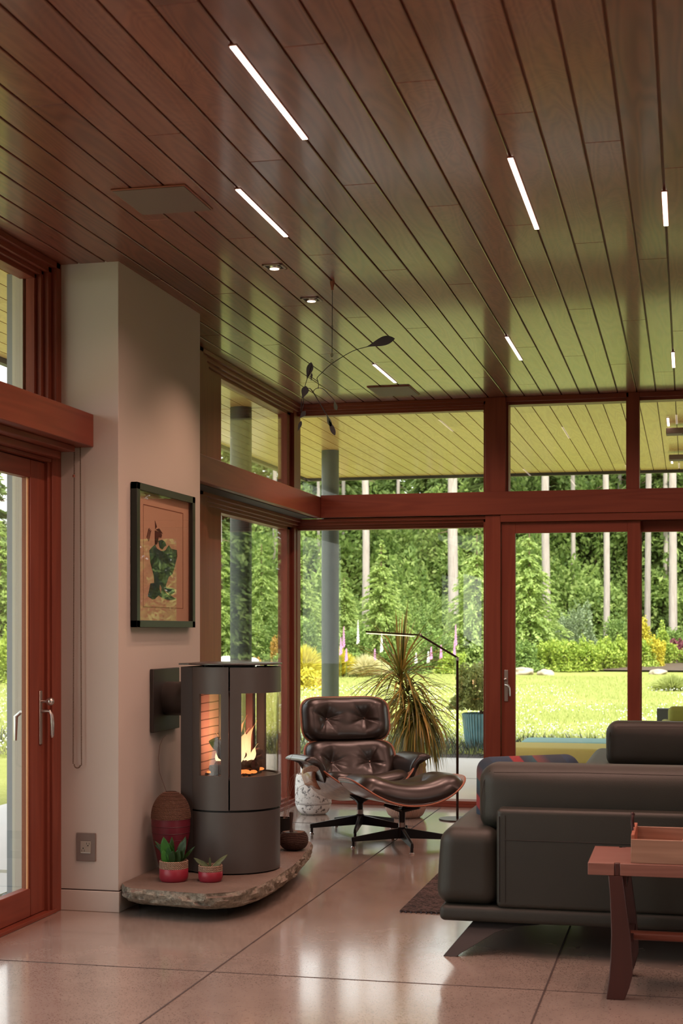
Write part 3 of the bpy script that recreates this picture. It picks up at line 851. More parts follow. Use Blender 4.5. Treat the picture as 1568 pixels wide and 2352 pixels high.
# logs
lm = plain('charred_log', (.055, .030, .02), .85, var=.4, vs=30, bump=.9, bs=40, bd=.01)
def log(a, b, r, nm='log'):
    a = Vector(a); b = Vector(b); pts = []; rad = []
    for i in range(9):
        t = i / 8; pts.append(a.lerp(b, t) + Vector((mnoise.noise(a * 9 + Vector((t * 4, 0, 0))) * .01, 0, mnoise.noise(b * 7 + Vector((0, t * 4, 0))) * .008))); rad.append(r * (.88 + .2 * mnoise.noise(Vector((t * 7, r * 90, 1)))))
    MB().tube(pts, rad, 14).build(nm, lm, st)
log((-.06, -.13, Z(.635)), (.12, .05, Z(.64)), .030)
log((-.09, .05, Z(.64)), (.14, -.10, Z(.665)), .028)
log((.02, -.10, Z(.67)), (-.05, -.13, Z(.79)), .034)
log((-.02, .10, Z(.66)), (.13, .10, Z(.70)), .030)
log((.06, -.10, Z(.70)), (.13, .03, Z(.72)), .022)
ash = MB(); 
for k in range(26): ash.ball((random.uniform(-.1, .16), random.uniform(-.13, .13), Z(.625)), random.uniform(.008, .018), 1.3, 1, .6, n=5)
ash.build_each('ember', emis('ember_glow', (1.0, .25, .06), 1.6), st)
# flames
fm_ = NT('flame'); lw = fm_.n('ShaderNodeLayerWeight'); lw.inputs[0].default_value = .35
spf = fm_.n('ShaderNodeSeparateXYZ'); fm_.l(fm_.coord(), spf.inputs[0])
hgt = fm_.math('DIVIDE', fm_.math('SUBTRACT', spf.outputs[2], Z(.66)), .20)
fcol = fm_.ramp(hgt, [(0.0, (1.0, .80, .45)), (.5, (1.0, .62, .30)), (1.0, (1.0, .34, .13))])
em = fm_.n('ShaderNodeEmission'); fm_.l(fcol, em.inputs[0]); em.inputs[1].default_value = 1.9
trp = fm_.n('ShaderNodeBsdfTransparent'); mx = fm_.n('ShaderNodeMixShader')
fm_.l(fm_.math('ADD', fm_.math('MULTIPLY', lw.outputs['Facing'], .55), fm_.math('MULTIPLY', hgt, .40)), mx.inputs[0])
fm_.l(em.outputs[0], mx.inputs[1]); fm_.l(trp.outputs[0], mx.inputs[2]); flame_m = fm_.done(mx)
def flame(x, y, z, h, r, lean=(0, 0), seed=0):
    rows = []
    n = 22
    for i in range(n + 1):
        t = i / n
        rr = r * (math.sin(math.pi * min(1, t * 1.05 + .12)) ** .8 if t < .84 else math.sin(math.pi * min(1, .84 * 1.05 + .12)) ** .8 * (1 - t) / .16) * (1 - .45 * t)
        cxx = x + lean[0] * t ** 1.5 + math.sin(t * 5 + seed) * .010; cyy = y + lean[1] * t ** 1.5 + math.cos(t * 4.3 + seed * 2) * .008
        row = []
        for k in range(16):
            a = 2 * math.pi * k / 16
            q = max(rr, .0006) * (1 + .28 * math.sin(3 * a + seed + t * 3))
            row.append((cxx + q * math.cos(a), cyy + q * .62 * math.sin(a), z + h * t))
        rows.append(row)
    MB().grid(rows, wrap=True).build('flame', flame_m, st, smooth=80)
flame(.055, -.10, Z(.675), .17, .030, (.06, .02), 1)
flame(.085, -.06, Z(.68), .20, .026, (.05, .03), 2)
flame(.02, -.06, Z(.68), .23, .034, (.075, -.02), 3)
flame(.06, .0, Z(.68), .16, .032, (-.01, .02), 4)
flame(-.03, -.09, Z(.68), .14, .026, (-.015, -.01), 5)
flame(.10, -.09, Z(.66), .11, .020, (.075, .0), 6)
flame(-.02, .04, Z(.68), .15, .03, (.01, .02), 7)
l = bpy.data.lights.new('fire_glow', 'POINT'); l.energy = 3.6; l.color = (1.0, .42, .24); l.shadow_soft_size = .05
o = bpy.data.objects.new('fire_glow', l); C.objects.link(o); o.parent = st; o.location = (.04, -.02, Z(.80))

# ---------------------------------------------------------------- vase
rope = NT('rope_weave'); v = rope.coord()
spz = rope.n('ShaderNodeSeparateXYZ'); rope.l(v, spz.inputs[0])
an = rope.math('ARCTAN2', spz.outputs[1], spz.outputs[0])
rw_ = rope.math('SINE', rope.math('ADD', rope.math('MULTIPLY', an, 70.0), rope.math('MULTIPLY', spz.outputs[2], 900.0)))
rowz = rope.math('SINE', rope.math('MULTIPLY', spz.outputs[2], 700.0))
rc = rope.mix(rope.math('MULTIPLY', rope.math('ADD', rw_, 1), .5), (.10, .04, .028, 1), (.38, .20, .12, 1))
M['rope'] = rope.done(rope.bsdf(rc, .75, normal=rope.bump(rope.math('ADD', rw_, rowz), .9, .004)))
rope2 = NT('rope_weave_pale'); v = rope2.coord(); spz = rope2.n('ShaderNodeSeparateXYZ'); rope2.l(v, spz.inputs[0])
an = rope2.math('ARCTAN2', spz.outputs[1], spz.outputs[0])
rw_ = rope2.math('SINE', rope2.math('ADD', rope2.math('MULTIPLY', an, 44.0), rope2.math('MULTIPLY', spz.outputs[2], 700.0)))
rc = rope2.mix(rope2.math('MULTIPLY', rope2.math('ADD', rw_, 1), .5), (.16, .08, .05, 1), (.62, .45, .32, 1))
M['rope2'] = rope2.done(rope2.bsdf(rc, .75, normal=rope2.bump(rw_, .8, .004)))
M['maroon'] = plain('maroon_glaze', (.12, .010, .022), .42, var=.15, vs=14)
M['crimson'] = plain('crimson_glaze', (.26, .018, .035), .38)
vz = empty('floor_vase', (-2.47, 6.842, HZ), 0, 'tall maroon vase with a woven rope shoulder left of the stove', 'vase')
pr = []
prof = [(.001, 0), (.045, 0), (.052, .01), (.066, .07), (.082, .14), (.092, .20), (.0955, .245), (.0955, .275)]
MB().lathe(prof, 56, cap=False).build('body', M['maroon'], vz, smooth=60)
bands = MB()
for z, r in ((.205, .0925), (.172, .087), (.238, .095)):
    bands.lathe([(r, z - .002), (r + .0012, z), (r, z + .002)], 56, cap=False)
bands.build('ridge', plain('maroon_dark', (.06, .005, .012), .5), vz)
tp_ = []
for i in range(23):
    t = i / 22; z = .273 + t * .128
    r = .0965 * math.sqrt(max(0, 1 - (t * .96) ** 2.1))
    tp_.append((r, z)); 
    if i < 22: tp_.append((r + .0022, z + .003))
MB().lathe(tp_[:-1] + [(.030, .402), (.027, .404), (.024, .39)], 56, cap=False).build('rope_shoulder', M['rope'], vz, smooth=60)
tw = MB().tube([(-.015, 0, .38), (-.03, -.01, .43), (-.052, -.02, .50), (-.058, -.02, .57), (-.05, -.02, .63), (-.035, -.02, .665), (-.012, -.02, .69)], [.0012, .0011, .001, .001, .0009, .0009, .0006], 5)
tw.build('twig', plain('twig', (.09, .04, .03), .7), vz)
# ================================================================= small pots on the hearth
def small_pot(x, y, r, h, label, kind):
    e = empty('succulent_pot' if kind == 2 else 'leafy_potted_plant', (x, y, HZ), 0, label, 'plant')
    MB().lathe([(.001, 0), (r * .86, 0), (r * .93, .006), (r, .02), (r, h * .62), (r * .97, h * .64)], 48, cap=False).build('pot', M['crimson'], e, smooth=60)
    band = []
    n = 3 if kind == 2 else 5
    for i in range(n):
        z0 = h * .62 + i * (h * .38) / n; dz = h * .38 / n
        for k in range(5):
            a = math.pi * k / 4; band.append((r * .965 + r * .045 * math.sin(a), z0 + dz * k / 4.02))
    MB().lathe(band + [(r * .9, h), (r * .88, h - .012), (.001, h - .014)], 48, cap=False).build('rope_band', M['rope2'], e, smooth=60)
    return e
def blade(mb, base, tip, w, sag=.0, up=Vector((0, 0, 1)), n=9, th=.0025, cup=.25):
    """thick pointed leaf as a closed lens section"""
    a = Vector(base); b = Vector(tip); rows = []
    d = (b - a).normalized()
    side = d.cross(Vector((0, -1, .25))).normalized()
    nor = side.cross(d).normalized()
    for i in range(n + 1):
        t = i / n
        c = a.lerp(b, t) + Vector((0, 0, -sag * t * t))
        ww = w * (math.sin(math.pi * (t * .86 + .12)) ** .8) if i < n else .0004
        row = []
        for k in range(10):
            q = 2 * math.pi * k / 10
            row.append(tuple(c + side * ww * math.cos(q) + nor * (th * math.sin(q) + ww * cup * math.cos(q) ** 2)))
        rows.append(row)
    mb.grid(rows, wrap=True)
p1 = small_pot(-2.388, 6.655, .069, .098, 'crimson pot with rope rim and broad green leaves, left on the hearth', 1)
gl_ = leaf('broad_leaf', (.012, .075, .015), (.05, .20, .03), .32, .15, 20)
gd_ = leaf('broad_leaf_dark', (.010, .035, .012), (.04, .09, .02), .35, .1, 20)
mb = MB(); mb2 = MB()
for b_, t_2, w in (((-.02, -.01, .085), (-.045, -.02, .21), .026), ((-.01, -.02, .085), (-.015, -.03, .165), .018), ((0, 0, .085), (-.03, -.01, .185), .024), ((-.03, -.02, .085), (-.042, -.03, .15), .018)):
    blade(mb, b_, t_2, w)
for b_, t_2, w in (((.02, 0, .085), (.058, .01, .205), .019), ((.02, -.02, .085), (.035, -.03, .155), .020), ((.01, .02, .085), (.035, .02, .19), .016), ((.0, .02, .085), (.05, .03, .21), .012), ((-.02, .02, .1), (-.105, .02, .185), .010), ((.03, .02, .09), (.10, .02, .165), .008), ((.0, -.03, .085), (.012, -.045, .15), .017), ((-.02, .03, .09), (-.02, .03, .205), .015), ((.03, -.01, .085), (.062, -.02, .165), .014), ((-.03, 0, .09), (-.065, -.01, .175), .016), ((-.02, .03, .1), (-.11, .03, .165), .008)):
    blade(mb2, b_, t_2, w)
mb.build('leaf_cluster', gl_, p1, smooth=80); mb2.build('leaf_cluster', gd_, p1, smooth=80)
p2 = small_pot(-2.214, 6.685, .058, .078, 'smaller crimson pot with spiky aloe-like leaves, right on the hearth', 2)
mb = MB()
for b_, t_2, w in (((0, 0, .065), (.0, -.01, .115), .007), ((-.01, 0, .065), (-.085, .0, .108), .010), ((-.01, .01, .065), (-.05, .01, .095), .008), ((.01, 0, .065), (.083, .01, .128), .010), ((.015, -.01, .065), (.062, -.02, .092), .006)):
    blade(mb, b_, t_2, w, cup=.5)
mb.build('leaf_cluster', leaf('spiky_leaf', (.05, .08, .045), (.16, .18, .07), .45, .1, 60), p2, smooth=80)

# ---- can and brush basket behind the stove
can = empty('metal_can', (-2.235, 8.03, HZ), 0, 'small dark cylinder can half behind the stove', 'can')
MB().lathe([(.001, 0), (.052, 0), (.052, .135), (.049, .135), (.047, .01), (.001, .01)], 32, cap=False).build('body', M['black'], can)
tw = MB()
for a, h, r_ in ((-.2, .46, .10), (.3, .50, .13), (.9, .36, .12), (-.1, .56, .07), (.5, .42, .06)):
    tw.tube([(0, 0, .02), (r_ * .3, a * .02, h * .5), (r_ * .75, a * .04, h * .85), (r_ * 1.6, a * .05, h)], [.0012, .0012, .001, .0005], 5)
tw.build_each('dry_stem', plain('dry_stem', (.30, .20, .15), .7), can)
bk = empty('brush_basket', (-2.085, 7.73, HZ), 0, 'round dark twine basket beside the stove on the hearth edge', 'basket')
pr = []
for i in range(15):
    a = -math.pi / 2 + math.pi * i / 14 * .78
    pr.append((max(.001, .078 * math.cos(a) ** .6 if math.cos(a) > 0 else .001), .055 + .055 * math.sin(a)))
    pr.append((pr[-1][0] + .003, pr[-1][1] + .003))
pr += [(.045, .098), (.045, .09)]
bo = MB().lathe(pr, 36, cap=False).build('body', plain('dark_twine', (.050, .026, .018), .85, var=.4, vs=80, bump=1.0, bs=90, bd=.008), bk, smooth=60)
MB().lathe([(.001, .086), (.052, .086), (.058, .093), (.055, .10), (.001, .098)], 28, cap=False).build('mesh_top', plain('mesh_top', (.14, .08, .045), .7, var=.5, vs=200), bk)
br = empty('hearth_brush', (-2.095, 7.715, HZ + .098), 0, 'small dark handled brush standing upright in the round basket', 'brush')
MB().lathe([(.001, -.004), (.012, -.004), (.010, .01), (.0055, .03), (.007, .06), (.0115, .095), (.010, .11), (.001, .114)], 16).build('handle', plain('brush_handle', (.05, .035, .03), .4), br)
MB().lathe([(.001, -.006), (.035, -.006), (.036, .002), (.001, .004)], 20).build('brush_head', M['black'], br)

# ================================================================= lounge chair and ottoman
M['hide'] = leather('black_hide', (.014, .010, .008), (.027, .018, .013), .36, .8, .05, 500, .25)
M['ply'] = wood('rosewood_ply', (.22, .085, .045), (.62, .34, .20), 0, 1.3, .32, .3)
M['edge'] = plain('ply_edge', (.42, .16, .09), .5)
M['castbase'] = plain('cast_black', (.010, .010, .011), .32, .2)

def bend_pt(x, y, d, B, hw, pw):
    s = abs(x) / hw
    z = B * s ** pw
    dz = B * pw * s ** (pw - 1) / hw * (1 if x >= 0 else -1)
    n = Vector((-dz, 1)).normalized()
    return (x + n.x * d, y, z + n.y * d)
def se(a, w, h, n):
    c, s = math.cos(a), math.sin(a)
    k = (abs(c) ** n + abs(s) ** n) ** (-1 / n)
    return w * c * k, h * s * k
def pad_part(name, w, h, th, B, pw, T, parent, mat, tufts=(), off=.012, n_=4.5, gfun=None):
    """cushion on a bent shell; local x across, y along, z = up from the panel"""
    mb = MB(); NA, NR = 120, 34
    rows = []
    def hgt(x, y, rho):
        g = th * (1 - rho ** 7) ** .5 if rho < 1 else 0
        for tx, ty, dep, sg in tufts:
            dx, dy = x - tx, y - ty; r = math.hypot(dx, dy); a = math.atan2(dy, dx)
            g -= dep * math.exp(-(r / sg) ** 1.4)
            g -= dep * .11 * math.exp(-((r - sg * 1.1) / (sg * 1.3)) ** 2) * (max(0, math.cos(a * 5 + tx * 9)) ** 4 + .7 * max(0, math.cos(a * 4 + 1.3 + ty * 7)) ** 6)
        return g
    for i in range(NR + 1):
        rho = (i / NR) ** .8
        row = []
        for k in range(NA):
            x, y = se(2 * math.pi * k / NA, w / 2, h / 2, n_)
            x *= rho; y *= rho
            row.append(bend_pt(x, y, off + max(.002, hgt(x, y, min(1, rho * 1.0))), B, w / 2, pw))
        rows.append(row)
    for rho in (.985, .5, .02):
        rows.append([bend_pt(*[q * rho for q in se(2 * math.pi * k / NA, w / 2, h / 2, n_)], off, B, w / 2, pw) for k in range(NA)])
    mb.grid(rows, wrap=True)
    o = mb.build(name, mat, parent, smooth=80)
    o.matrix_local = T
    pp = MB().tube([bend_pt(*[q * 1.0 for q in se(2 * math.pi * k / NA, w / 2, h / 2, n_)], off + .002, B, w / 2, pw) for k in range(NA)], .0045, 8, closed=True)
    pp.build('piping', mat, o, smooth=80)
    if tufts:
        bt = MB()
        for tx, ty, dep, sg in tufts: bt.ball(bend_pt(tx, ty, off + hgt(tx, ty, 0) + .002, B, w / 2, pw), .0085, 1, 1, .6, 8)
        bt.build_each('button', plain('button', (.10, .06, .045), .25, .3), o, smooth=80)
    return o
def shell_part(name, w, h, B, pw, T, parent, mat, n_=4.2, th=.011):
    NA, NR = 120, 16; mb = MB(); rows = []
    for i in range(1, NR + 1):
        rho = i / NR
        rows.append([bend_pt(*[q * rho for q in se(2 * math.pi * k / NA, w / 2, h / 2, n_)], 0, B, w / 2, pw) for k in range(NA)])
    rows2 = [[bend_pt(*[q * (i / NR) for q in se(2 * math.pi * k / NA, w / 2, h / 2, n_)], th, B, w / 2, pw) for k in range(NA)] for i in range(NR, 0, -1)]
    mb.grid(rows + rows2, wrap=True)
    o = mb.build(name, mat, parent, smooth=40)
    o.matrix_local = T
    MB().tube([bend_pt(*se(2 * math.pi * k / NA, w / 2, h / 2, n_), th / 2, B, w / 2, pw) for k in range(NA)], th * .52, 6, closed=True).build('edge_band', M['edge'], o, smooth=80)
    return o
def TR(c, tilt, rz=0, rx0=0):
    """panel lies in xy then is tipped up about x by tilt (90 = upright facing -y)"""
    return Matrix.Translation(c) @ Matrix.Rotation(rz, 4, 'Z') @ Matrix.Rotation(R(tilt), 4, 'X')

def star_base(parent, n, r, a0, zhub, ztop, zleg=.115):
    for k in range(n):
        a = a0 + 2 * math.pi * k / n
        Rm = Matrix.Rotation(a, 4, 'Z')
        rows = []
        for t in (0, .25, .6, .93, 1.0):
            x = .018 + (r - .018) * t
            zt = zleg - .052 * t; hh = .062 - .036 * t; ww = .030 - .011 * t
            rows.append([(x, -ww / 2, zt - hh), (x, ww / 2, zt - hh), (x, ww / 2 * .75, zt), (x, -ww / 2 * .75, zt)])
        mb = MB().grid(rows, M=Rm, wrap=True)
        m0 = len(mb.v)
        mb.f.append((0, 1, 2, 3)); mb.f.append((m0 - 4, m0 - 3, m0 - 2, m0 - 1))
        mb.lathe([(.009, .008), (.009, .045)], 14, M=Rm @ Matrix.Translation((r - .012, 0, 0)))
        lg = mb.build('leg', M['castbase'], parent, smooth=30, bevel=.002)
        MB().lathe([(.014, 0), (.015, .003), (.010, .010), (.006, .012)], 16, M=Rm @ Matrix.Translation((r - .012, 0, 0))).build('glide', M['steel'], lg)
    MB().lathe([(.001, .052), (.026, .052), (.030, .07), (.028, .115), (.021, .122)], 28).build('hub', M['castbase'], parent)
    MB().lathe([(.0215, .120), (.0215, .150), (.018, .152)], 28).build('collar', M['steel'], parent)
    MB().lathe([(.017, .148), (.019, .16), (.019, zhub)], 24).build('column', M['castbase'], parent)

ch = empty('lounge_chair', (-2.10, 9.46, 0), R(31), 'black leather lounge chair with curved rosewood shells and star base', 'chair')
# seat shell and cushion
TS = TR((0, -.01, .238), -12)
shell_part('seat_shell', .70, .56, .20, 2.6, TS, ch, M['ply'], 3.6)
pad_part('seat_cushion', .60, .54, .088, .085, 2.6, TR((0, -.012, .266), -12), ch, M['hide'], tufts=((-.15, 0, .035, .06), (.15, 0, .035, .06)))
TB = TR((0, .265, .415), 66)
shell_part('back_shell', .645, .35, .075, 2.4, TB, ch, M['ply'])
pad_part('back_cushion', .63, .33, .090, .07, 2.4, TB, ch, M['hide'], tufts=((-.145, .0, .042, .055), (.145, .0, .042, .055)))
TH_ = TR((0, .385, .712), 76)
shell_part('headrest_shell', .635, .325, .07, 2.3, TH_, ch, M['ply'])
pad_part('headrest_cushion', .62, .31, .085, .065, 2.3, TH_, ch, M['hide'], tufts=((-.145, .0, .040, .055), (.145, .0, .040, .055)))
for sx in (-1, 1):
    MB().tube([(sx * .13, .36, .42), (sx * .13, .40, .56), (sx * .135, .412, .60), (sx * .135, .43, .72)], .012, 10).build('back_strut', M['castbase'], ch)
def armrest(sx):
    rows = []
    Y = [-.19, -.17, -.10, 0, .10, .19, .235, .25]
    for y in Y:
        e_ = 1.0 if -.17 < y < .2 else .86 if y in (-.17, .235) else .55
        path = [(.295, .345), (.297, .40), (.305, .445), (.325, .475), (.36, .488), (.40, .488), (.435, .480)]
        k = (y + .19) / .44
        path = [(px * (1 if i < 3 else 1 + .03 * k), pz + .02 * (1 - k) * (i > 3)) for i, (px, pz) in enumerate(path)]
        cxm = sum(p[0] for p in path) / len(path); czm = sum(p[1] for p in path) / len(path)
        up = []; dn = []
        for i, (px, pz) in enumerate(path):
            a = path[max(i - 1, 0)]; b = path[min(i + 1, len(path) - 1)]
            d = Vector((b[0] - a[0], b[1] - a[1])).normalized(); nn = Vector((-d.y, d.x))
            th = .021 * e_ * (1 if 0 < i < len(path) - 1 else .45)
            qx = cxm + (px - cxm) * (.9 + .1 * e_); qz = czm + (pz - czm) * (.9 + .1 * e_)
            up.append((sx * (qx + nn.x * th), y, qz + nn.y * th)); dn.append((sx * (qx - nn.x * th), y, qz - nn.y * th))
        rows.append(up + dn[::-1])
    mb = MB().grid(rows, wrap=True)
    k = len(rows[0]); mb.f.append(tuple(range(k))); mb.f.append(tuple(range((len(rows) - 1) * k, len(rows) * k)))
    mb.build('armrest', M['hide'], ch, smooth=80, subsurf=2)
    # shell wing that carries the arm
    rw2 = []
    for i in range(9):
        t = i / 8
        yy0, yy1 = .02 - .0 * t + (.10 - .12) * 0 - .10 + .05 * t, .25 - .03 * t
        xx = .30 + .045 * math.sin(t * math.pi) * .6; zz = .30 + .155 * t
        rw2.append([(sx * xx, yy0, zz), (sx * (xx + .004), (yy0 + yy1) / 2, zz), (sx * xx, yy1, zz)])
    MB().grid(rw2).build('side_panel', M['ply'], ch, smooth=60, solid=.011)
armrest(-1); armrest(1)
sp_ = MB()
for a in (45, 135, 225, 315):
    ca, sa = math.cos(R(a)), math.sin(R(a))
    sp_.tube([(0, 0, .215), (ca * .05, sa * .05, .232), (ca * .13, sa * .13, .262)], [.026, .018, .010], 10)
sp_.lathe([(.02, .19), (.045, .225), (.05, .245), (.001, .25)], 20)
sp_.build('seat_spider', M['castbase'], ch)
star_base(ch, 5, .335, R(2 + 0 - 31 - 13.2), .20, 0)

ot = empty('ottoman', (-1.71, 8.89, 0), R(29), 'black leather ottoman with curved rosewood shell on four star base', 'ottoman')
TO = TR((0.0, 0, .262), -3)
shell_part('seat_shell', .74, .60, .165, 2.2, TO, ot, M['ply'], 3.6)
pad_part('seat_cushion', .715, .585, .125, .135, 2.2, TO, ot, M['hide'], tufts=((-.16, 0, .030, .06), (.16, 0, .030, .06)))
star_base(ot, 4, .315, R(202 - 29), .225, 0)
sp_ = MB()
for a in (45, 135, 225, 315):
    ca, sa = math.cos(R(a)), math.sin(R(a))
    sp_.tube([(0, 0, .225), (ca * .12, sa * .12, .250)], [.018, .010], 8)
sp_.build('seat_spider', M['castbase'], ot)

# ---- planters in the corner
def speckled(name):
    t = NT(name); v = t.coord()
    n = t.noise(v, 34, 4, .65, .4)
    m = t.ramp(n, [(.40, (.16, .15, .15)), (.47, (.74, .72, .70))])
    return t.done(t.bsdf(m, .6, normal=t.bump(n, .8, .006)))
wp = empty('speckled_planter', (-2.64, 10.33, 0), 0, 'white pitted ceramic planter behind the lounge chair', 'planter')
MB().lathe([(.001, 0), (.085, 0), (.108, .018), (.124, .05), (.130, .078), (.128, .085), (.131, .09), (.132, .20), (.126, .285), (.118, .29), (.110, .28), (.001, .27)], 48, cap=False).build('pot', speckled('pitted_white'), wp, smooth=50)
MB().lathe([(.129, .076), (.1335, .079), (.1335, .086), (.129, .089)], 48, cap=False).build('band', plain('planter_band', (.35, .33, .32), .6, var=.3, vs=60), wp)

def strap(mb, base, ang_, elev, L, w, droop, n=9):
    """long narrow arching leaf"""
    p = Vector(base); d = Vector((math.cos(ang_) * math.cos(elev), math.sin(ang_) * math.cos(elev), math.sin(elev)))
    side = Vector((-math.sin(ang_), math.cos(ang_), 0))
    rows = []
    for i in range(n + 1):
        t = i / n
        ww = w * (.45 + .55 * math.sin(math.pi * min(1, t * 1.6) / 2)) * (1 - t ** 3) + .0003
        nn = side.cross(d).normalized()
        rows.append([tuple(p - side * ww + nn * ww * .35), tuple(p), tuple(p + side * ww + nn * ww * .35)])
        p = p + d * (L / n)
        d = (d + Vector((0, 0, -droop * (1.2 - .2 * t) * (1.0 / n)))).normalized()
    mb.grid(rows)
dr = empty('dracaena_plant', (-1.955, 10.30, 0), 0, 'tall spiky dragon tree with drooping striped leaves behind the ottoman', 'plant')
t = NT('ribbed_pot'); v = t.coord(); s3 = t.n('ShaderNodeSeparateXYZ'); t.l(v, s3.inputs[0])
rb = t.math('SINE', t.math('MULTIPLY', t.math('ARCTAN2', s3.outputs[1], s3.outputs[0]), 64.0))
rp = t.done(t.bsdf(t.mix(t.math('ADD', t.math('MULTIPLY', rb, .35), .5), (.40, .22, .16, 1), (.68, .47, .38, 1)), .6, normal=t.bump(rb, .6, .006)))
MB().lathe([(.001, 0), (.10, 0), (.125, .02), (.145, .06), (.152, .12), (.150, .30), (.142, .355), (.15, .375), (.146, .385), (.135, .37), (.001, .35)], 64, cap=False).build('pot', rp, dr, smooth=60)
tk = MB().tube([(-.01, 0, .34), (-.02, .0, .6), (-.012, .0, .85), (-.04, 0, 1.02)], [.016, .014, .012, .010], 10)
tk.tube([(.01, .01, .34), (.045, .01, .55), (.06, .01, .72)], [.013, .011, .009], 10).tube([(0, -.01, .4), (.07, -.03, .6), (.10, -.04, .70)], [.011, .009, .008], 8)
tk.build('trunk', plain('dracaena_trunk', (.10, .075, .05), .8, var=.3, vs=60), dr)
t = NT('dracaena_leaf'); gi = t.n('ShaderNodeNewGeometry')
cc = t.ramp(gi.outputs['Random Per Island'], [(0, (.05, .08, .015)), (.4, (.20, .22, .04)), (.7, (.60, .40, .10)), (1, (.26, .26, .06))])
b1 = t.bsdf(cc, .35, 0, .5); tl = t.n('ShaderNodeBsdfTranslucent'); t.l(cc, tl.inputs[0]); mx = t.n('ShaderNodeMixShader'); mx.inputs[0].default_value = .3
t.l(b1.outputs[0], mx.inputs[1]); t.l(tl.outputs[0], mx.inputs[2]); dl = t.done(mx)
rg = random.Random(11)
for cx2, cy2, cz2, n, Lm, el0, el1, droop in ((-.04, 0, 1.0, 110, .50, -.1, 1.5, 1.0), (.015, 0, .86, 130, .46, -.3, .9, 1.9), (.07, .01, .73, 150, .50, -.4, .8, 2.6), (.10, -.04, .68, 120, .45, -.5, .7, 2.8)):
    mb = MB()
    for i in range(n):
        el = el0 + (el1 - el0) * rg.random() ** 1.3
        strap(mb, (cx2 + rg.uniform(-.012, .012), cy2 + rg.uniform(-.012, .012), cz2 + rg.uniform(-.06, .06)), rg.uniform(0, 6.283), el, Lm * rg.uniform(.7, 1.05), rg.uniform(.0055, .0095), droop * rg.uniform(.6, 1.3) * (1.1 - .45 * max(0, el)))
    mb.build('leaf_rosette', dl, dr, smooth=60)
mb = MB()
for (ax, az, L, el) in ((math.pi, 0, .42, .62), (math.pi, 0, .38, 1.12), (math.pi + .2, 0, .36, .60), (0, 0, .40, 1.56), (.3, 0, .36, 1.2), (math.pi - .3, 0, .40, 1.5)):
    strap(mb, (-.035, 0, 1.03), ax, el, L, .009, .25)
mb.build('leaf_rosette', dl, dr, smooth=60)

# ---- floor lamp
fl_ = empty('floor_lamp', (-1.575, 10.245, 0), R(13), 'slim bronze folding arm floor lamp beside the dragon tree', 'lamp')
br_ = plain('dark_bronze', (.045, .026, .02), .38, .6)
MB().lathe([(.001, 0), (.128, 0), (.13, .004), (.128, .009), (.001, .010)], 48, cap=False).build('base', br_, fl_)
MB().box(-.0085, .0085, -.0085, .0085, .008, 1.125).build('pole', br_, fl_, bevel=.0015)
MB().lathe([(.011, 1.118), (.011, 1.14)], 16).build('joint', M['steel'], fl_)
def bar(a, b, w, h, nm, m):
    a = Vector(a); b = Vector(b); d = b - a; L = d.length
    q = d.to_track_quat('X', 'Z').to_matrix().to_4x4()
    o = MB().box(0, L, -w / 2, w / 2, -h / 2, h / 2, Matrix.Translation(a) @ q).build(nm, m, fl_, bevel=.0012)
    return o
bar((.01, 0, 1.132), (-.258, 0, 1.293), .012, .014, 'lower_arm', br_)
MB().ball((-.258, 0, 1.295), .011).build('elbow', M['steel'], fl_)
hd_ = bar((-.25, 0, 1.296), (-.645, 0, 1.321), .018, .010, 'light_bar', br_)
o = bar((-.30, 0, 1.2875), (-.64, 0, 1.309), .012, .006, 'led_strip', emis('lamp_led', (1.0, .86, .60), 1.6))
cdm = MB().tube([(0, 0, 1.12), (-.12, .0, 1.135), (-.22, 0, 1.16), (-.26, 0, 1.19)], .0008, 5)
cdm.build('cord', br_, fl_)

# ================================================================= sofas
def soft_box(name, x0, x1, y0, y1, z0, z1, mat, parent, r=.05, seg=6, puff=0, taper=None, M_=None):
    bm = bmesh.new()
    bmesh.ops.create_cube(bm, size=1)
    for v in bm.verts: v.co = Vector(((v.co.x + .5) * (x1 - x0) + x0, (v.co.y + .5) * (y1 - y0) + y0, (v.co.z + .5) * (z1 - z0) + z0))
    if taper: 
        for v in bm.verts: v.co = taper(v.co)
    bmesh.ops.bevel(bm, geom=list(bm.edges), offset=r, segments=seg, profile=.5, affect='EDGES')
    if puff:
        bmesh.ops.subdivide_edges(bm, edges=[e for e in bm.edges if e.calc_length() > .12], cuts=12, use_grid_fill=True)
        cx2, cy2, cz2 = (x0 + x1) / 2, (y0 + y1) / 2, (z0 + z1) / 2
        for v in bm.verts:
            u = [(v.co.x - cx2) / ((x1 - x0) / 2), (v.co.y - cy2) / ((y1 - y0) / 2), (v.co.z - cz2) / ((z1 - z0) / 2)]
            dims = [(x1 - x0), (y1 - y0), (z1 - z0)]
            ax = dims.index(min(dims))
            oth = [i for i in range(3) if i != ax]
            f_ = (1 - abs(u[oth[0]]) ** 4) * (1 - abs(u[oth[1]]) ** 2.2)
            v.co[ax] += puff * u[ax] * max(0, f_)
    me = bpy.data.meshes.new(name); bmesh.ops.recalc_face_normals(bm, faces=bm.faces); bm.to_mesh(me); bm.free()
    me.polygons.foreach_set('use_smooth', [True] * len(me.polygons))
    me.materials.append(mat)
    o = bpy.data.objects.new(name, me); C.objects.link(o); o.parent = parent
    return o
M['sofa'] = leather('sofa_leather', (.0155, .0160, .0120), (.028, .0285, .0215), .52, .45, .22, 330)
M['sofaleg'] = plain('sofa_leg_metal', (.010, .009, .009), .5, .1)
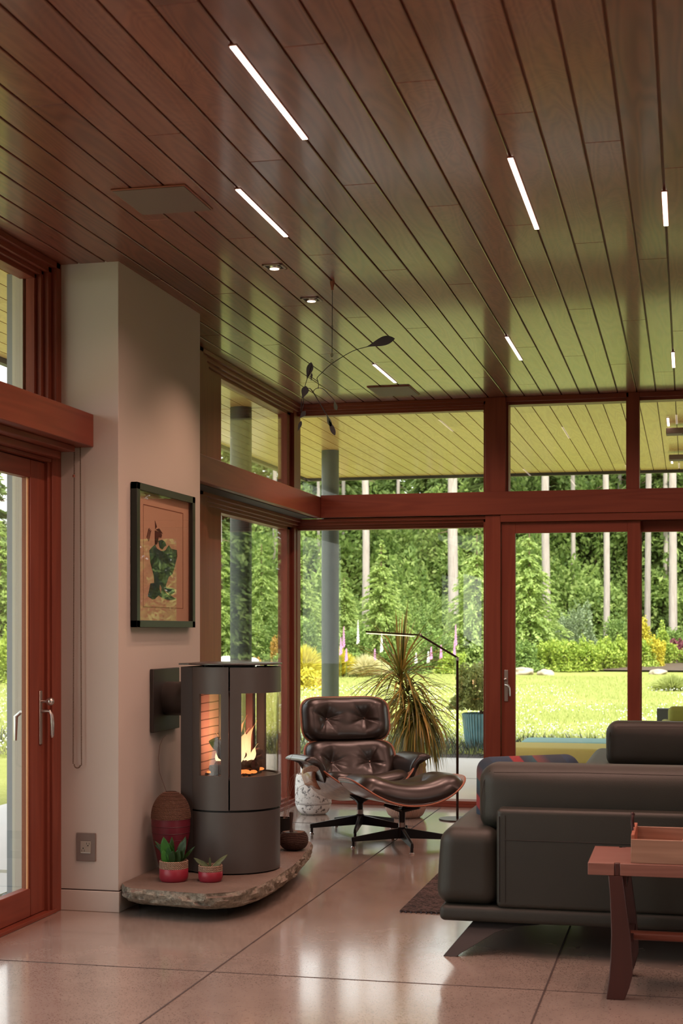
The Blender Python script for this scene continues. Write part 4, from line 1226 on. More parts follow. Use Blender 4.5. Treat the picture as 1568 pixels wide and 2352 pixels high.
def make_sofa(label, loc, rz=0):
    """local: back face on y=0, seat towards +y, left end x=0"""
    W_ = 2.25
    s = empty('leather_sofa', loc, rz, label, 'sofa', None)
    soft_box('base_frame', .02, W_, .0, 1.42, .133, .198, M['sofa'], s, .022, 5)
    def tp(c):
        c = c.copy()
        if c.z > .4 and c.x < .1: c.x += .02
        return c
    arm = soft_box('armrest', .0, .262, .01, 1.36, .195, .515, M['sofa'], s, .062, 8, .012, tp)
    pn = soft_box('back_panel', .255, W_, .0, .13, .195, .602, M['sofa'], s, .022, 6)
    sm_ = MB().tube([(.29, -.0015, .475), (W_ - .03, -.0015, .475)], .002, 6)
    sm_.tube([(.268, -.001, .22), (.268, -.001, .57)], .0018, 6).tube([(.292, -.001, .22), (.292, -.001, .575)], .0014, 6)
    sm_.build('seam', plain('seam_dark', (.02, .018, .015), .7), pn)
    sm2 = MB().tube([(.006, .03, .23), (.004, .0, .26), (.006, .0, .44), (.03, .02, .50), (.07, .3, .518)], .0014, 6)
    ba = soft_box('back_cushion', .165, 1.30, .10, .33, .487, .772, M['sofa'], s, .075, 8, .022)
    bc_ = soft_box('back_cushion', 1.315, W_ - .1, .10, .33, .487, .772, M['sofa'], s, .075, 8, .022)
    MB().tube([(.235, .087, .742), (.6, .080, .748), (1.2, .087, .744)], .0016, 6).tube([(.183, .115, .56), (.178, .11, .63), (.19, .115, .70), (.215, .12, .745)], .0016, 6).build('seam', plain('seam_dark2', (.03, .025, .02), .7), ba)
    soft_box('seat_cushion', .262, 1.25, .32, 1.38, .205, .40, M['sofa'], s, .05, 6, .015)
    soft_box('seat_cushion', 1.26, W_, .32, 1.38, .205, .40, M['sofa'], s, .05, 6, .015)
    for fx, fy, sx_, sy_ in ((.16, .06, -1, -1), (.16, 1.34, -1, 1), (W_ - .16, .06, 1, -1), (W_ - .16, 1.34, 1, 1)):
        # splayed blade leg: wide at the frame, narrow foot set outwards
        pts = [(fx + sx_ * .02, .135), (fx - sx_ * .42, .135), (fx - sx_ * .30, .118), (fx - sx_ * .20, .110), (fx - sx_ * .10, .080), (fx - sx_ * .02, .030), (fx + sx_ * .055 - sx_ * .0, .004), (fx + sx_ * .085, .0), (fx + sx_ * .12, .0)]
        pts = [(fx + sx_ * .0, .136), (fx - sx_ * .30, .136), (fx - sx_ * .26, .126), (fx - sx_ * .17, .117), (fx - sx_ * .09, .092), (fx - sx_ * .02, .050), (fx + sx_ * .045, .012), (fx + sx_ * .060, .0), (fx + sx_ * .115, .0), (fx + sx_ * .09, .03)]
        y_a = fy
        mb = MB(); n = len(pts)
        vs = []
        for (x, z) in pts:
            k = 1 - z / .136
            vs.append((x, y_a + sy_ * (.10 * k) - .016, z))
        for (x, z) in pts:
            k = 1 - z / .136
            vs.append((x, y_a + sy_ * (.10 * k) + .016, z))
        fs = [tuple(range(n))[::-1], tuple(range(n, 2 * n))] + [(i, (i + 1) % n, n + (i + 1) % n, n + i) for i in range(n)]
        mb.add(vs, fs); mb.build('leg', M['sofaleg'], s, bevel=.002)
    return s
sofa = make_sofa('olive grey leather sofa seen from behind, nearest the camera', (-1.018, 6.0, 0))
sofa2 = copy_tree(sofa)
sofa2['label'] = 'second olive grey leather sofa farther in, only its backrest showing'
sofa2.location = (-.655, 9.02, 0)
for c_ in sofa2.children:
    if c_.name.startswith('back_panel'): c_.location.z = -.10
for o_ in (sofa, sofa2): o_['group'] = 'matching leather sofas'

# ---- cushion on the sofa
t = NT('navy_stripe'); v = t.coord(); s3 = t.n('ShaderNodeSeparateXYZ'); t.l(v, s3.inputs[0])
dia = t.math('ADD', s3.outputs[0], t.math('MULTIPLY', s3.outputs[2], .8))
k1 = t.ramp(t.math('FRACT', t.math('MULTIPLY', dia, 3.1)), [(0, (.02, .05, .09)), (.28, (.02, .05, .09)), (.3, (.30, .03, .03)), (.42, (.30, .03, .03)), (.44, (.02, .03, .05)), (.6, (.02, .09, .11)), (.62, (.18, .06, .05)), (.8, (.02, .04, .06))])
wv = t.noise(t.coord((120, 20, 20)), 1, 2)
pm = t.done(t.bsdf(t.mix(t.math('MULTIPLY', wv, .5), k1, (.02, .02, .03, 1)), .85))
pl = soft_box('throw_pillow', -.23, .23, -.08, .08, -.22, .22, pm, None, .06, 6, .05)
pl.location = (-.69, 6.56, .553); pl.rotation_euler = (R(-18), R(-3.5), R(-4))
tag(pl, 'navy throw pillow with red and teal stripes behind the near sofa back', 'pillow')

# ---- rug
t = NT('rug_weave'); v = t.coord()
n1 = t.noise(v, 70, 4, .75); n2 = t.noise(v, 12, 3)
rm = t.done(t.bsdf(t.ramp(t.math('ADD', t.math('MULTIPLY', n1, .8), t.math('MULTIPLY', n2, .2)), [(.42, (.010, .007, .006)), (.60, (.16, .10, .085))]), .95, normal=t.bump(n1, 1, .02)))
rug = empty('area_rug', (.2, 8.3, 0), 0, 'dark brown woven rug under the sofas, its corner showing', 'rug')
MB().box(-1.525, 2.2, -1.475, 1.9, .0005, .009).build('pile', rm, rug, bevel=.003)
mb = MB()
for i in range(150): mb.tube([(-1.52 + i * .0245, -1.478, .006), (-1.515 + i * .0245, -1.487, .0012)], .0035, 4)
mb.build('fringe', plain('rug_edge', (.03, .035, .045), .9), rug)

# ================================================================= side table and tray
tb = empty('side_table', (0, 5.59, 0), 0, 'reddish wood side table with dark curved legs behind the near sofa', 'table')
cherry = wood('cherry_top', (.165, .066, .050), (.265, .125, .096), 0, 1.2, .42, .1)
dark = wood('dark_leg_wood', (.034, .009, .007), (.062, .016, .012), 2, .8, .42, .1)
zt0, zt1 = .448, .492
def top_piece(x0, x1, y0, y1): return MB().box(x0, x1, y0, y1, zt0, zt1)
tt = MB()
tt.prism([(-.352, -.21), (-.258, -.21), (-.258, -.187), (-.238, -.187), (-.238, -.21), (.30, -.21), (.30, -.187), (.32, -.187), (.32, -.21), (.43, -.21), (.43, .21), (.32, .21), (.32, .187), (.30, .187), (.30, .21), (-.238, .21), (-.238, .187), (-.258, .187), (-.258, .21), (-.352, .21)], zt0, zt1)
tt.build('table_top', cherry, tb, bevel=.002)
leg = [(-.280, .4475), (-.273, .364), (-.269, .238), (-.272, .143), (-.277, .079), (-.287, .0), (-.222, .0), (-.205, .045), (-.193, .092), (-.193, .13), (-.200, .225), (-.214, .335), (-.229, .4475)]
def leg_at(dx, ya, yb, mir=1, nm='leg'):
    pts = [((x + .248) * mir + dx, z) for x, z in leg]
    MB().prism(pts, ya, yb, 'y').prism([(dx - .009, .4475), (dx + .009, .4475), (dx + .009, .4925), (dx - .009, .4925)], ya if ya < 0 else yb - .022, ya + .022 if ya < 0 else yb, 'y').build(nm, dark, tb, bevel=.003)
leg_at(-.248, -.208, -.165); leg_at(-.240, .165, .208)
leg_at(.31, -.208, -.165, -1); leg_at(.31, .165, .208, -1)
MB().box(-.236, -.196, -.17, .17, .17, .205).box(.27, .31, -.17, .17, .17, .205).box(-.24, -.215, -.165, .165, .40, .446).build_each('side_rail', dark, tb, bevel=.002)
MB().tube([(-.215, 0, .195), (.30, 0, .195)], .018, 14).build('stretcher', wood('stretcher_wood', (.16, .04, .025), (.24, .07, .04), 0, 1), tb)
tr = empty('wooden_tray', (.10, 5.59, zt1), 0, 'walnut serving tray with raised sides on the side table', 'tray')
wal = wood('walnut_tray', (.22, .12, .08), (.42, .26, .18), 0, 1.6, .5)
wal2 = wood('walnut_tray_inner', (.26, .075, .04), (.40, .14, .08), 0, 1.6, .5)
MB().box(-.30, .30, -.185, -.173, 0, .085).box(-.30, .30, .173, .185, 0, .085).build_each('long_side', wal, tr, bevel=.0015)
MB().box(-.30, -.288, -.173, .173, 0, .100).box(.288, .30, -.173, .173, 0, .100).build_each('short_side', wal2, tr, bevel=.0015)
MB().box(-.288, .288, -.173, .173, .001, .012).build('bottom', wal2, tr, smooth=0)
hh = MB().tube([(-.298, -.05, .09), (-.302, -.05, .13), (-.300, -.04, .148), (-.300, .04, .148), (-.302, .05, .13), (-.298, .05, .09)], .0045, 10).ball((-.300, 0, .153), .008)
hh.build('handle', plain('tray_handle', (.05, .02, .02), .35, .5), tr)
cs = tag(MB().lathe([(.001, 0), (.045, 0), (.047, .004), (.045, .008), (.001, .008)], 32, cap=False).build('coaster', plain('pink_coaster', (.62, .36, .28), .6), None), 'pale pink round coaster lying on its stack in the tray', 'coaster', 'coasters in the tray')
cs.location = (.03, 5.60, zt1 + .0125)
for k, (dx, dy) in enumerate(((.002, .004), (-.003, .002), (.004, -.003), (0, .002), (-.004, .003))):
    c2 = cs.copy(); C.objects.link(c2); c2.location = (.03 + dx, 5.60 + dy, zt1 + .0125 + .0083 * (k + 1))
    c2['label'] = 'pale pink round coaster, ' + ('second', 'third', 'fourth', 'fifth', 'topmost')[k] + ' from the bottom of the tray stack'
# ================================================================= outdoors
def ground_z(x, y):
    d = math.hypot(x, y)
    z = -.05
    if d > 16: z += (min(d, 38) - 16) * .01
    if d > 38: z += (d - 38) * .05
    return z
lm_ = NT('lawn'); v = lm_.coord()
n1 = lm_.noise(v, .35, 4, .6); n2 = lm_.noise(v, 9, 4, .7); n3 = lm_.noise(v, 60, 2)
f = lm_.math('ADD', lm_.math('MULTIPLY', n1, .5), lm_.math('ADD', lm_.math('MULTIPLY', n2, .3), lm_.math('MULTIPLY', n3, .3)))
M['lawn'] = lm_.done(lm_.bsdf(lm_.ramp(f, [(.30, (.20, .225, .045)), (.55, (.30, .315, .075)), (.75, (.43, .42, .15))]), .9, 0, .2, normal=lm_.bump(n3, .6, .03)))
M['soil'] = plain('forest_soil', (.10, .065, .04), .95, var=.5, vs=3)
rows = []
ys = [-30, -10, 0, 8, 14] + [16 + 1.5 * i for i in range(14)] + [38, 39.5, 41, 44, 48, 54, 62, 75, 95]
xs = [-75 + 3 * i for i in range(44)]
gm = MB().grid([[(x, y, ground_z(x, y)) for x in xs] for y in ys])
tag(gm.build('lawn', M['lawn'], None, smooth=80), 'sunlit green lawn stretching from the terrace to the planting beds', 'lawn', None, 'structure')
def bed(name, pts, mat, dz=.03):
    mb = MB(); n = len(pts)
    mb.v = [(x, y, ground_z(x, y) + dz) for x, y in pts]; mb.f = [tuple(range(n))]
    return mb
gb = MB().grid([[(x, y, ground_z(x, y) + .05) for x in [-60 + 2.5 * i for i in range(42)]] for y in (39.2, 40, 42, 45, 50, 56, 64, 76)])
tag(gb.build('ground_soil', M['soil'], None), 'brown soil and litter under the trees', 'soil', None, 'structure')
gl2 = MB().grid([[(x, y, ground_z(x, y) + .04) for x in (-40, -30, -22, -17)] for y in (20, 26, 32, 38, 40)])
tag(gl2.build('ground_soil', M['soil'], None), 'brown soil under the trees at the left', 'soil', None, 'structure')
pt_ = MB().box(-5.2, 8, 11.14, 15.55, -.12, -.03).box(-5.2, -3.06, 7.70, 11.14, -.12, -.03).box(-7.3, -3.45, -4, 7.6, -.12, -.03)
tag(struct('floor_outside', pt_, M['patio'], smooth=0), 'pale concrete terrace around the house', None)
jt = MB()
for x in (-3.0, .2): jt.box(x - .006, x + .006, 11.3, 15.55, -.032, -.0285)
for y in (13.4,): jt.box(-5.2, 8, y - .006, y + .006, -.032, -.0285)
struct('trim_16', jt, M['joint'], smooth=0)
# round columns under the overhang
t = NT('column_paint'); v = t.coord()
cm = t.done(t.bsdf((.075, .09, .088, 1), .40, 0, .4))
for x, y, lab in ((-3.372, 13.855, 'round blue grey column under the roof edge, behind the chair'), (-3.40, 11.02, 'round blue grey column just outside the side window'),):
    e = empty('porch_column', (x, y, -.03), 0, lab, 'column', 'round columns of the overhang')
    MB().lathe([(.0845, 0), (.0845, H + .03)], 40).build('shaft', cm, e, smooth=50)
    MB().box(-.12, .12, -.12, .12, 0, .012).build('base_plate', M['outer'], e)
# pebble strip by the left door
peb = plain('river_pebble', (.13, .14, .145), .6, var=.5, vs=9)
rg = random.Random(3); mb = MB()
for i in range(260):
    x = rg.uniform(-3.44, -3.07); y = rg.uniform(4.2, 7.0)
    mb.ball((x, y, -.055 + rg.uniform(0, .04)), rg.uniform(.022, .045), rg.uniform(.8, 1.4), 1, .55, 5)
tag(mb.build('river_pebbles', peb, None, smooth=80), 'smooth grey river pebbles in the strip outside the left door', 'pebbles', None, 'stuff')
rg = random.Random(9)

def rot_quads(c, d, nrm, L, Wd):
    """diamond leaves: centre (N,3), direction, normal -> (N,4,3)"""
    s = np.cross(d, nrm); s /= np.linalg.norm(s, axis=1, keepdims=True) + 1e-9
    L = np.asarray(L).reshape(-1, 1); Wd = np.asarray(Wd).reshape(-1, 1)
    return np.stack([c - d * L * .5, c + s * Wd * .5, c + d * L * .5, c - s * Wd * .5], axis=1)
def unit(a): return a / (np.linalg.norm(a, axis=1, keepdims=True) + 1e-9)

def conifer_verts(h, rad, nb, per, L, seed, droop=.45, z0=.02, up_tip=.0, wfac=.36):
    g = np.random.default_rng(seed)
    zz = z0 + (1 - z0) * (1 - np.sqrt(g.random(nb)))       # more branches low down
    an = g.random(nb) * 2 * np.pi
    bl = rad * (1 - zz) ** .85 * g.uniform(.7, 1.08, nb) + .03 * rad
    t = np.tile((np.arange(per) + .5) / per, (nb, 1)) ** .8
    t = np.clip(t + g.uniform(-.05, .05, t.shape), .04, 1)
    r = bl[:, None] * t
    side = g.normal(0, 1, t.shape) * bl[:, None] * .13 * (1.2 - t)
    x = np.cos(an)[:, None] * r - np.sin(an)[:, None] * side
    y = np.sin(an)[:, None] * r + np.cos(an)[:, None] * side
    z = zz[:, None] * h - droop * bl[:, None] * t ** 1.5 + up_tip * bl[:, None] * t ** 3 + g.normal(0, .012 * h / 3, t.shape)
    c = np.stack([x, y, z], -1).reshape(-1, 3)
    dirv = np.stack([np.cos(an)[:, None] * np.ones_like(t), np.sin(an)[:, None] * np.ones_like(t), -droop * 1.3 * t], -1).reshape(-1, 3)
    dirv = unit(dirv + g.normal(0, .45, dirv.shape))
    nrm = unit(np.array([0, 0, 1.0]) + g.normal(0, .45, c.shape))
    N = len(c)
    c[:, 2] = np.maximum(c[:, 2], .03)
    return rot_quads(c, dirv, nrm, L * g.uniform(.6, 1.3, N), L * wfac * g.uniform(.6, 1.3, N))

bark = NT('pale_bark'); v = bark.coord((9, 9, 1.2)); n1 = bark.noise(v, 2.0, 5, .65)
M['bark'] = bark.done(bark.bsdf(bark.mix(n1, (.24, .19, .165, 1), (.64, .55, .49, 1)), .9, normal=bark.bump(n1, .6, .03)))
M['bark2'] = plain('brown_bark', (.16, .09, .06), .9, var=.4, vs=12)
M['young'] = leaf('young_needles', (.19, .29, .08), (.54, .65, .21), .6, .5, 2.6, (.70, .77, .32))
M['fir'] = leaf('fir_needles', (.09, .15, .045), (.36, .47, .14), .6, .5, .9, (.60, .68, .25))
M['lime'] = leaf('lime_leaves', (.13, .23, .03), (.48, .58, .10), .55, .35, 5, (.62, .66, .18))
M['green'] = leaf('mid_leaves', (.09, .17, .04), (.36, .48, .13), .55, .35, 4)
M['sage'] = leaf('sage_leaves', (.14, .20, .09), (.44, .52, .30), .6, .3, 5)
M['gold'] = leaf('gold_leaves', (.38, .36, .03), (.82, .70, .10), .6, .35, 5)
M['cream'] = leaf('cream_leaves', (.45, .43, .18), (.88, .80, .50), .6, .35, 5)
M['burg'] = leaf('burgundy_leaves', (.13, .03, .045), (.38, .12, .15), .6, .3, 6)
M['amber'] = leaf('amber_leaves', (.36, .17, .04), (.68, .42, .10), .6, .3, 5)
M['grass'] = leaf('grass_blades', (.28, .33, .08), (.54, .57, .20), .6, .35, 6)

def tree_proto(h, rad, nb, per, L, seed, mat, trunk_r, droop, nm='young_conifer', wfac=.36):
    e = empty(nm)
    quad_mesh('foliage', conifer_verts(h, rad, nb, per, L, seed, droop, wfac=wfac), 4, mat, e)
    MB().tube([(0, 0, -.3), (0, 0, h * .5), (0, 0, h * .97)], [trunk_r, trunk_r * .6, .01], 8).build('trunk', M['bark2'], e)
    return e
def place(proto, used, x, y, h, h0, rz, label, group, cat='tree', wide=1.0):
    o = proto if not used[0] else copy_tree(proto)
    used[0] = True
    o.location = (x, y, ground_z(x, y)); k = h / h0
    o.scale = (k * wide, k * wide, k); o.rotation_euler = (0, 0, rz)
    tag(o, label, cat, group)
    return o
yp = [(tree_proto(3.4, 1.15, 420, 34, .125, 5, M['young'], .05, .25, 'young_conifer'), [False]),
      (tree_proto(3.4, 1.30, 460, 34, .125, 6, M['young'], .05, .42, 'young_conifer'), [False])]
young = [(-8.52, 41.14, 3.5, 'young bright green conifer left of the middle of the far pane', 0, .95),
         (-10.0, 42.85, 2.5, 'low young conifer just right of the round column', 1, 1.1),
         (-7.24, 38.36, 1.9, 'small young conifer behind the dragon tree', 0, .75),
         (-5.72, 40.77, 3.8, 'full young conifer just left of the wide red post', 1, 1.05),
         (-4.3, 41.11, 3.8, 'broad young conifer at the left of the sliding door glass', 1, 1.15),
         (-11.52, 43.52, 3.0, 'young conifer left of the round column', 0, 1.2),
         (-11.56, 39.4, 3.5, 'young conifer seen through the corner post gap', 1, 1.1),
         (-12.2, 37.8, 3.4, 'leafy young conifer at the left of the side window', 0, 1.2),
         (-6.68, 42.6, 1.7, 'tiny young conifer beside the wide grey trunk', 0, .9),
         (-19.3, 37.5, 3.2, 'young conifer in the left door view', 1, 1.3),
         (-17.3, 35.0, 3.9, 'bright young tree beside the left door frame', 0, 1.3)]
for x, y, h, lab, k, wd in young:
    place(yp[k][0], yp[k][1], x, y, h, 3.4, rg.uniform(0, 6), lab, 'young conifers at the forest edge', wide=wd)

fp = [(tree_proto(15, 3.0, 520, 38, .46, 21, M['fir'], .14, .42, 'forest_fir'), [False]),
      (tree_proto(15, 3.4, 560, 38, .46, 22, M['fir'], .14, .55, 'forest_fir'), [False])]
firs = [(-17.06, 49.41), (-18.64, 58.38), (-16.5, 56.22), (-14.48, 54.02), (-12.58, 51.8), (-13.46, 60.94), (-11.61, 58.7), (-9.79, 56.46), (-8.17, 54.17), (-6.65, 51.85), (-6.5, 61.24), (-4.87, 58.95), (-3.53, 56.6), (-2.29, 54.22), (-1.42, 63.77), (0.01, 61.44), (1.33, 59.07), (-18.38, 59.99), (-14.85, 58.14), (-13.92, 67.71), (-10.71, 65.8), (-7.35, 63.92), (-4.4, 61.94), (-2.22, 71.8), (0.8, 69.84), (2.4, 52.5), (-20.5, 50.0), (-24.5, 46.0), (-22.0, 42.5), (-26.5, 50.0), (-.9, 52.6), (-5.2, 54.6), (5, 47), (8.5, 44), (12, 46), (16, 41), (20, 38), (24, 33), (28, 28), (31, 21), (33, 13), (34, 5), (10, 55), (18, 52), (26, 44), (-30, 40), (-31, 32), (-33, 24), (-34, 14), (-28, 44)]
bands = [(-9999, -400, 'far out to the left of the picture'), (-400, 300, 'in the left door view'), (300, 560, 'at the left of the side window'), (560, 655, 'at the right of the side window'), (655, 745, 'just left of the round column'), (745, 840, 'just right of the round column'), (840, 930, 'above the lounge chair'), (930, 1010, 'above the dragon tree'), (1010, 1110, 'at the right end of the far pane'), (1110, 1190, 'behind the wide red post'), (1190, 1270, 'at the left of the sliding door glass'), (1270, 1360, 'in the middle of the sliding door glass'), (1360, 1440, 'at the right of the sliding door glass'), (1440, 1520, 'right of the door stile'), (1520, 1640, 'at the right edge of the picture'), (1640, 2600, 'just out of the picture to the right'), (2600, 99999, 'far out to the right')]
for i, (x, y) in enumerate(firs):
    zc_ = -x * .229 + y * .9734
    px = 784 + 3380 * (x * .9734 + y * .229) / max(zc_, .1) if zc_ > 0 else (99999 if x > 0 else -9999)
    wn_ = next(w for a_, b_, w in bands if a_ <= px <= b_)
    dd_ = math.hypot(x, y)
    row_ = 'first' if dd_ < 54 else 'second' if dd_ < 59 else 'third' if dd_ < 64 else 'deepest'
    place(fp[i % 2][0], fp[i % 2][1], x, y, rg.uniform(8.5, 11), 15, rg.uniform(0, 6), 'dark drooping forest fir of the %s row %s' % (row_, wn_), 'forest firs of the %s row %s' % (row_, wn_), wide=rg.uniform(1.15, 1.4))

# deep forest beyond (soft dark green mass of more firs further back)
trunks = [(-12.19, 48.5, 0.06), (-11.89, 50.62, 0.07), (-9.82, 44.95, 0.122), (-6.8, 43.6, 0.163), (-5.42, 55.23, 0.065), (-4.48, 48.26, 0.142), (-3.82, 50.47, 0.081), (-2.51, 46.67, 0.102), (-2.37, 52.97, 0.075), (-1.26, 49.01, 0.107), (-0.77, 51.29, 0.086), (-0.44, 47.15, 0.136), (-14.23, 43.91, 0.095), (0.3, 51.44, 0.118), (-10.34, 53.15, 0.07), (-20.08, 41.5, 0.093), (-13.3, 47.0, .08)]
tl_ = ['thin pale trunk beside the round column', 'thin pale trunk right of the round column', 'straight pale trunk left of the middle of the far pane', 'broad grey trunk near the right of the far pane', 'faint slim trunk above the first sofa cushion', 'pale trunk at the left of the sliding door glass', 'slim pale trunk in the middle of the sliding door glass', 'pale bare trunk at the right of the sliding door glass', 'slim brown trunk by the door stile', 'pale trunk right of the door stile', 'greyish trunk beside the brightest one at the right', 'thick pale trunk nearest the right edge', 'pale trunk at the left edge of the side window', 'trunk past the right edge', 'faint thin trunk in the middle of the far pane', 'trunk in the left door view', 'slim trunk behind the outside column']
for (x, y, r), lab in zip(trunks, tl_):
    e = empty('tall_pine', (x, y, ground_z(x, y)), rg.uniform(0, 6), lab, 'tree', 'tall bare trunked pines')
    pts = []; wob = rg.uniform(-.12, .12)
    for i in range(14):
        t = i / 13; pts.append((wob * t + .03 * math.sin(t * 9 + x), .04 * math.sin(t * 7), -.4 + t * 17))
    MB().tube(pts, [r * (1.12 if i == 0 else 1.0 - .35 * i / 13) for i in range(14)], 12).build('trunk', M['bark'], e, smooth=80)
    quad_mesh('crown', conifer_verts(8, 1.9, 110, 22, .5, int(abs(x) * 10), .35) + np.array([wob, 0, 12.0]), 4, M['fir'], e)
    st_ = MB()
    for i in range(5):
        zz = rg.uniform(3, 10); a = rg.uniform(0, 6.28); l_ = rg.uniform(.15, .5)
        st_.tube([(wob * zz / 17, 0, zz), (wob * zz / 17 + math.cos(a) * l_, math.sin(a) * l_, zz - .1)], [.018, .006], 5)
    st_.build('dead_branch', M['bark2'], e)

def bush_verts(w, h, n, L, seed, kind):
    g = np.random.default_rng(seed)
    u = unit(g.normal(0, 1, (n, 3))); u[:, 2] = np.abs(u[:, 2]) * 1.0
    rr = g.uniform(.55, 1.0, n) ** .6
    lump = 1 + .22 * np.sin(u[:, 0] * 7 + seed) * np.cos(u[:, 1] * 6 + seed * 2) + .15 * np.sin(u[:, 2] * 9 + seed)
    c = u * np.array([w, w, h]) * (rr * lump)[:, None]
    c[:, 2] = np.maximum(c[:, 2], .02)
    if kind == 'blade':
        a = g.random(n) * 2 * np.pi; t = g.random(n)
        c = np.stack([np.cos(a) * w * t * .9, np.sin(a) * w * t * .9, h * (.15 + .8 * g.random(n) * (1 - .5 * t ** 2))], -1)
        d = unit(np.stack([np.cos(a) * t * 1.2, np.sin(a) * t * 1.2, np.ones(n) * (1.1 - t)], -1) + g.normal(0, .12, (n, 3)))
        nrm = unit(g.normal(0, 1, (n, 3)))
        return rot_quads(c, d, nrm, L * 3 * g.uniform(.6, 1.2, n), L * .22 * np.ones(n))
    d = unit(u + g.normal(0, .7, (n, 3))); nrm = unit(u * .6 + np.array([0, 0, .5]) + g.normal(0, .5, (n, 3)))
    return rot_quads(c, d, nrm, L * g.uniform(.6, 1.3, n), L * .6 * g.uniform(.6, 1.3, n))
bushes = [('lime', -3.61, 39.73, 1.0, 0.42), ('lime', -3.14, 39.33, 1.09, 0.48), ('lime', -2.63, 39.45, 1.16, 0.50), ('lime', -2.15, 40.07, 1.06, 0.5), ('lime', -1.78, 40.67, 1.0, 0.42), ('sage', -3.02, 43.46, 1.87, 0.5), ('sage', -3.54, 44.37, 1.68, 0.36), ('lime', -1.17, 40.82, 1.06, 0.4), ('gold', -0.86, 40.89, 1.15, 0.26), ('gold', -1.17, 41.84, 1.6, 0.22), ('lime', -0.7, 41.95, 1.3, 0.36), ('burg', -0.35, 43.06, 0.95, 0.36), ('green', -2.03, 43.7, 1.61, 0.5), ('green', -1.57, 44.83, 1.55, 0.42), ('green', -0.51, 46.11, 1.43, 0.5), ('green', -6.67, 39.52, 1.41, 0.55), ('lime', -6.25, 40.65, 1.3, 0.45), ('green', -7.49, 41.38, 1.54, 0.5), ('green', -8.97, 40.01, 1.3, 0.5), ('goldgrass', -7.94, 30.3, 0.95, 0.5), ('gold', -7.75, 29.6, 0.55, 0.42), ('cream', -7.88, 36.16, 0.62, 0.6), ('goldgrass', -8.5, 35.9, 0.8, 0.42), ('green', -9.67, 39.84, 1.11, 0.45), ('green', -10.89, 41.61, 1.55, 0.6), ('green', -10.82, 38.55, 1.65, 0.5), ('amber', -10.2, 36.57, 1.19, 0.32), ('amber', -10.1, 33.3, 0.75, 0.3), ('green', -12.57, 40.19, 1.92, 0.55), ('lime', -12.38, 38.18, 1.65, 0.5), ('green', -4.98, 38.7, 1.07, 0.42), ('green', -4.2, 39.0, 0.96, 0.4), ('green', -7.63, 38.27, 0.95, 0.42), ('lime', -14.82, 30.41, 1.4, 0.6), ('lime', -15.9, 31.0, 1.6, 0.7), ('green', -14.2, 33.0, 1.5, 0.6), ('grass', -0.3, 30.75, 0.30, 0.42), ('green', -5.9, 42.8, 1.9, .8), ('green', -8.0, 44.5, 2.3, .9), ('green', -10.6, 45.5, 2.6, 1.0), ('green', -3.6, 46.5, 1.9, .8), ('green', -13.2, 43.0, 2.4, .9), ('lime', .3, 42.2, 1.2, .5), ('green', -9.3, 33.6, .7, .35), ('lime', -6.0, 38.2, .7, .4), ('green', -7.0, 37.9, .62, .4), ('cream', -9.0, 33.5, .45, .35), ('under', -9.0, 47.5, 3.6, 1.3), ('under', -6.9, 47.0, 2.8, 1.2), ('under', -5.4, 49.5, 4.2, 1.3), ('under', -3.9, 50.2, 3.4, 1.2), ('under', -2.9, 49.0, 2.9, 1.1), ('under', -1.2, 51.5, 3.6, 1.2), ('under', .6, 49.5, 3.8, 1.2), ('under', -11.5, 47.0, 3.4, 1.3), ('under', -13.8, 46.8, 4.4, 1.4), ('under', -15.6, 44.5, 4.0, 1.3), ('under', -18.0, 39.5, 4.6, 1.5), ('under', -20.5, 36.5, 4.2, 1.4), ('under', -10.4, 51.0, 6.2, 1.7), ('under', -8.0, 51.5, 6.4, 1.9), ('under', -6.0, 52.5, 6.6, 1.8), ('under', -3.2, 53.0, 6.6, 1.8), ('under', -1.6, 54.5, 6.6, 1.7), ('under', .4, 54.0, 6.5, 1.8), ('under', -12.6, 49.5, 6.2, 1.8), ('under', -4.7, 52.0, 5.0, 1.5)]
M['under'] = leaf('understory_leaves', (.10, .18, .04), (.40, .52, .15), .55, .5, 1.6, (.64, .72, .27))
words_ = {'under': ('understory_tree', 'loose leafy understory tree'), 'lime': ('lime_shrub', 'yellow green broadleaf shrub'), 'sage': ('sage_shrub', 'grey green airy shrub'), 'gold': ('golden_shrub', 'golden yellow shrub'), 'burg': ('burgundy_shrub', 'burgundy red rounded shrub'), 'green': ('garden_shrub', 'green garden shrub'), 'goldgrass': ('ornamental_grass', 'clump of golden ornamental grass'), 'cream': ('pale_grass', 'low mound of pale cream grass'), 'amber': ('amber_shrub', 'amber orange shrub'), 'grass': ('grass_tuft', 'green grass tuft in the lawn')}
def near_words(px):
    return ('in the left door view' if px < 300 else 'seen through the side window' if px < 655 else 'left of the round column' if px < 745 else 'just right of the round column' if px < 850 else 'behind the dragon tree' if px < 1010 else 'left of the wide red post' if px < 1120 else 'at left of sliding door glass' if px < 1260 else 'in middle of sliding door glass' if px < 1400 else 'at right of sliding door glass' if px < 1460 else 'right of the door stile')
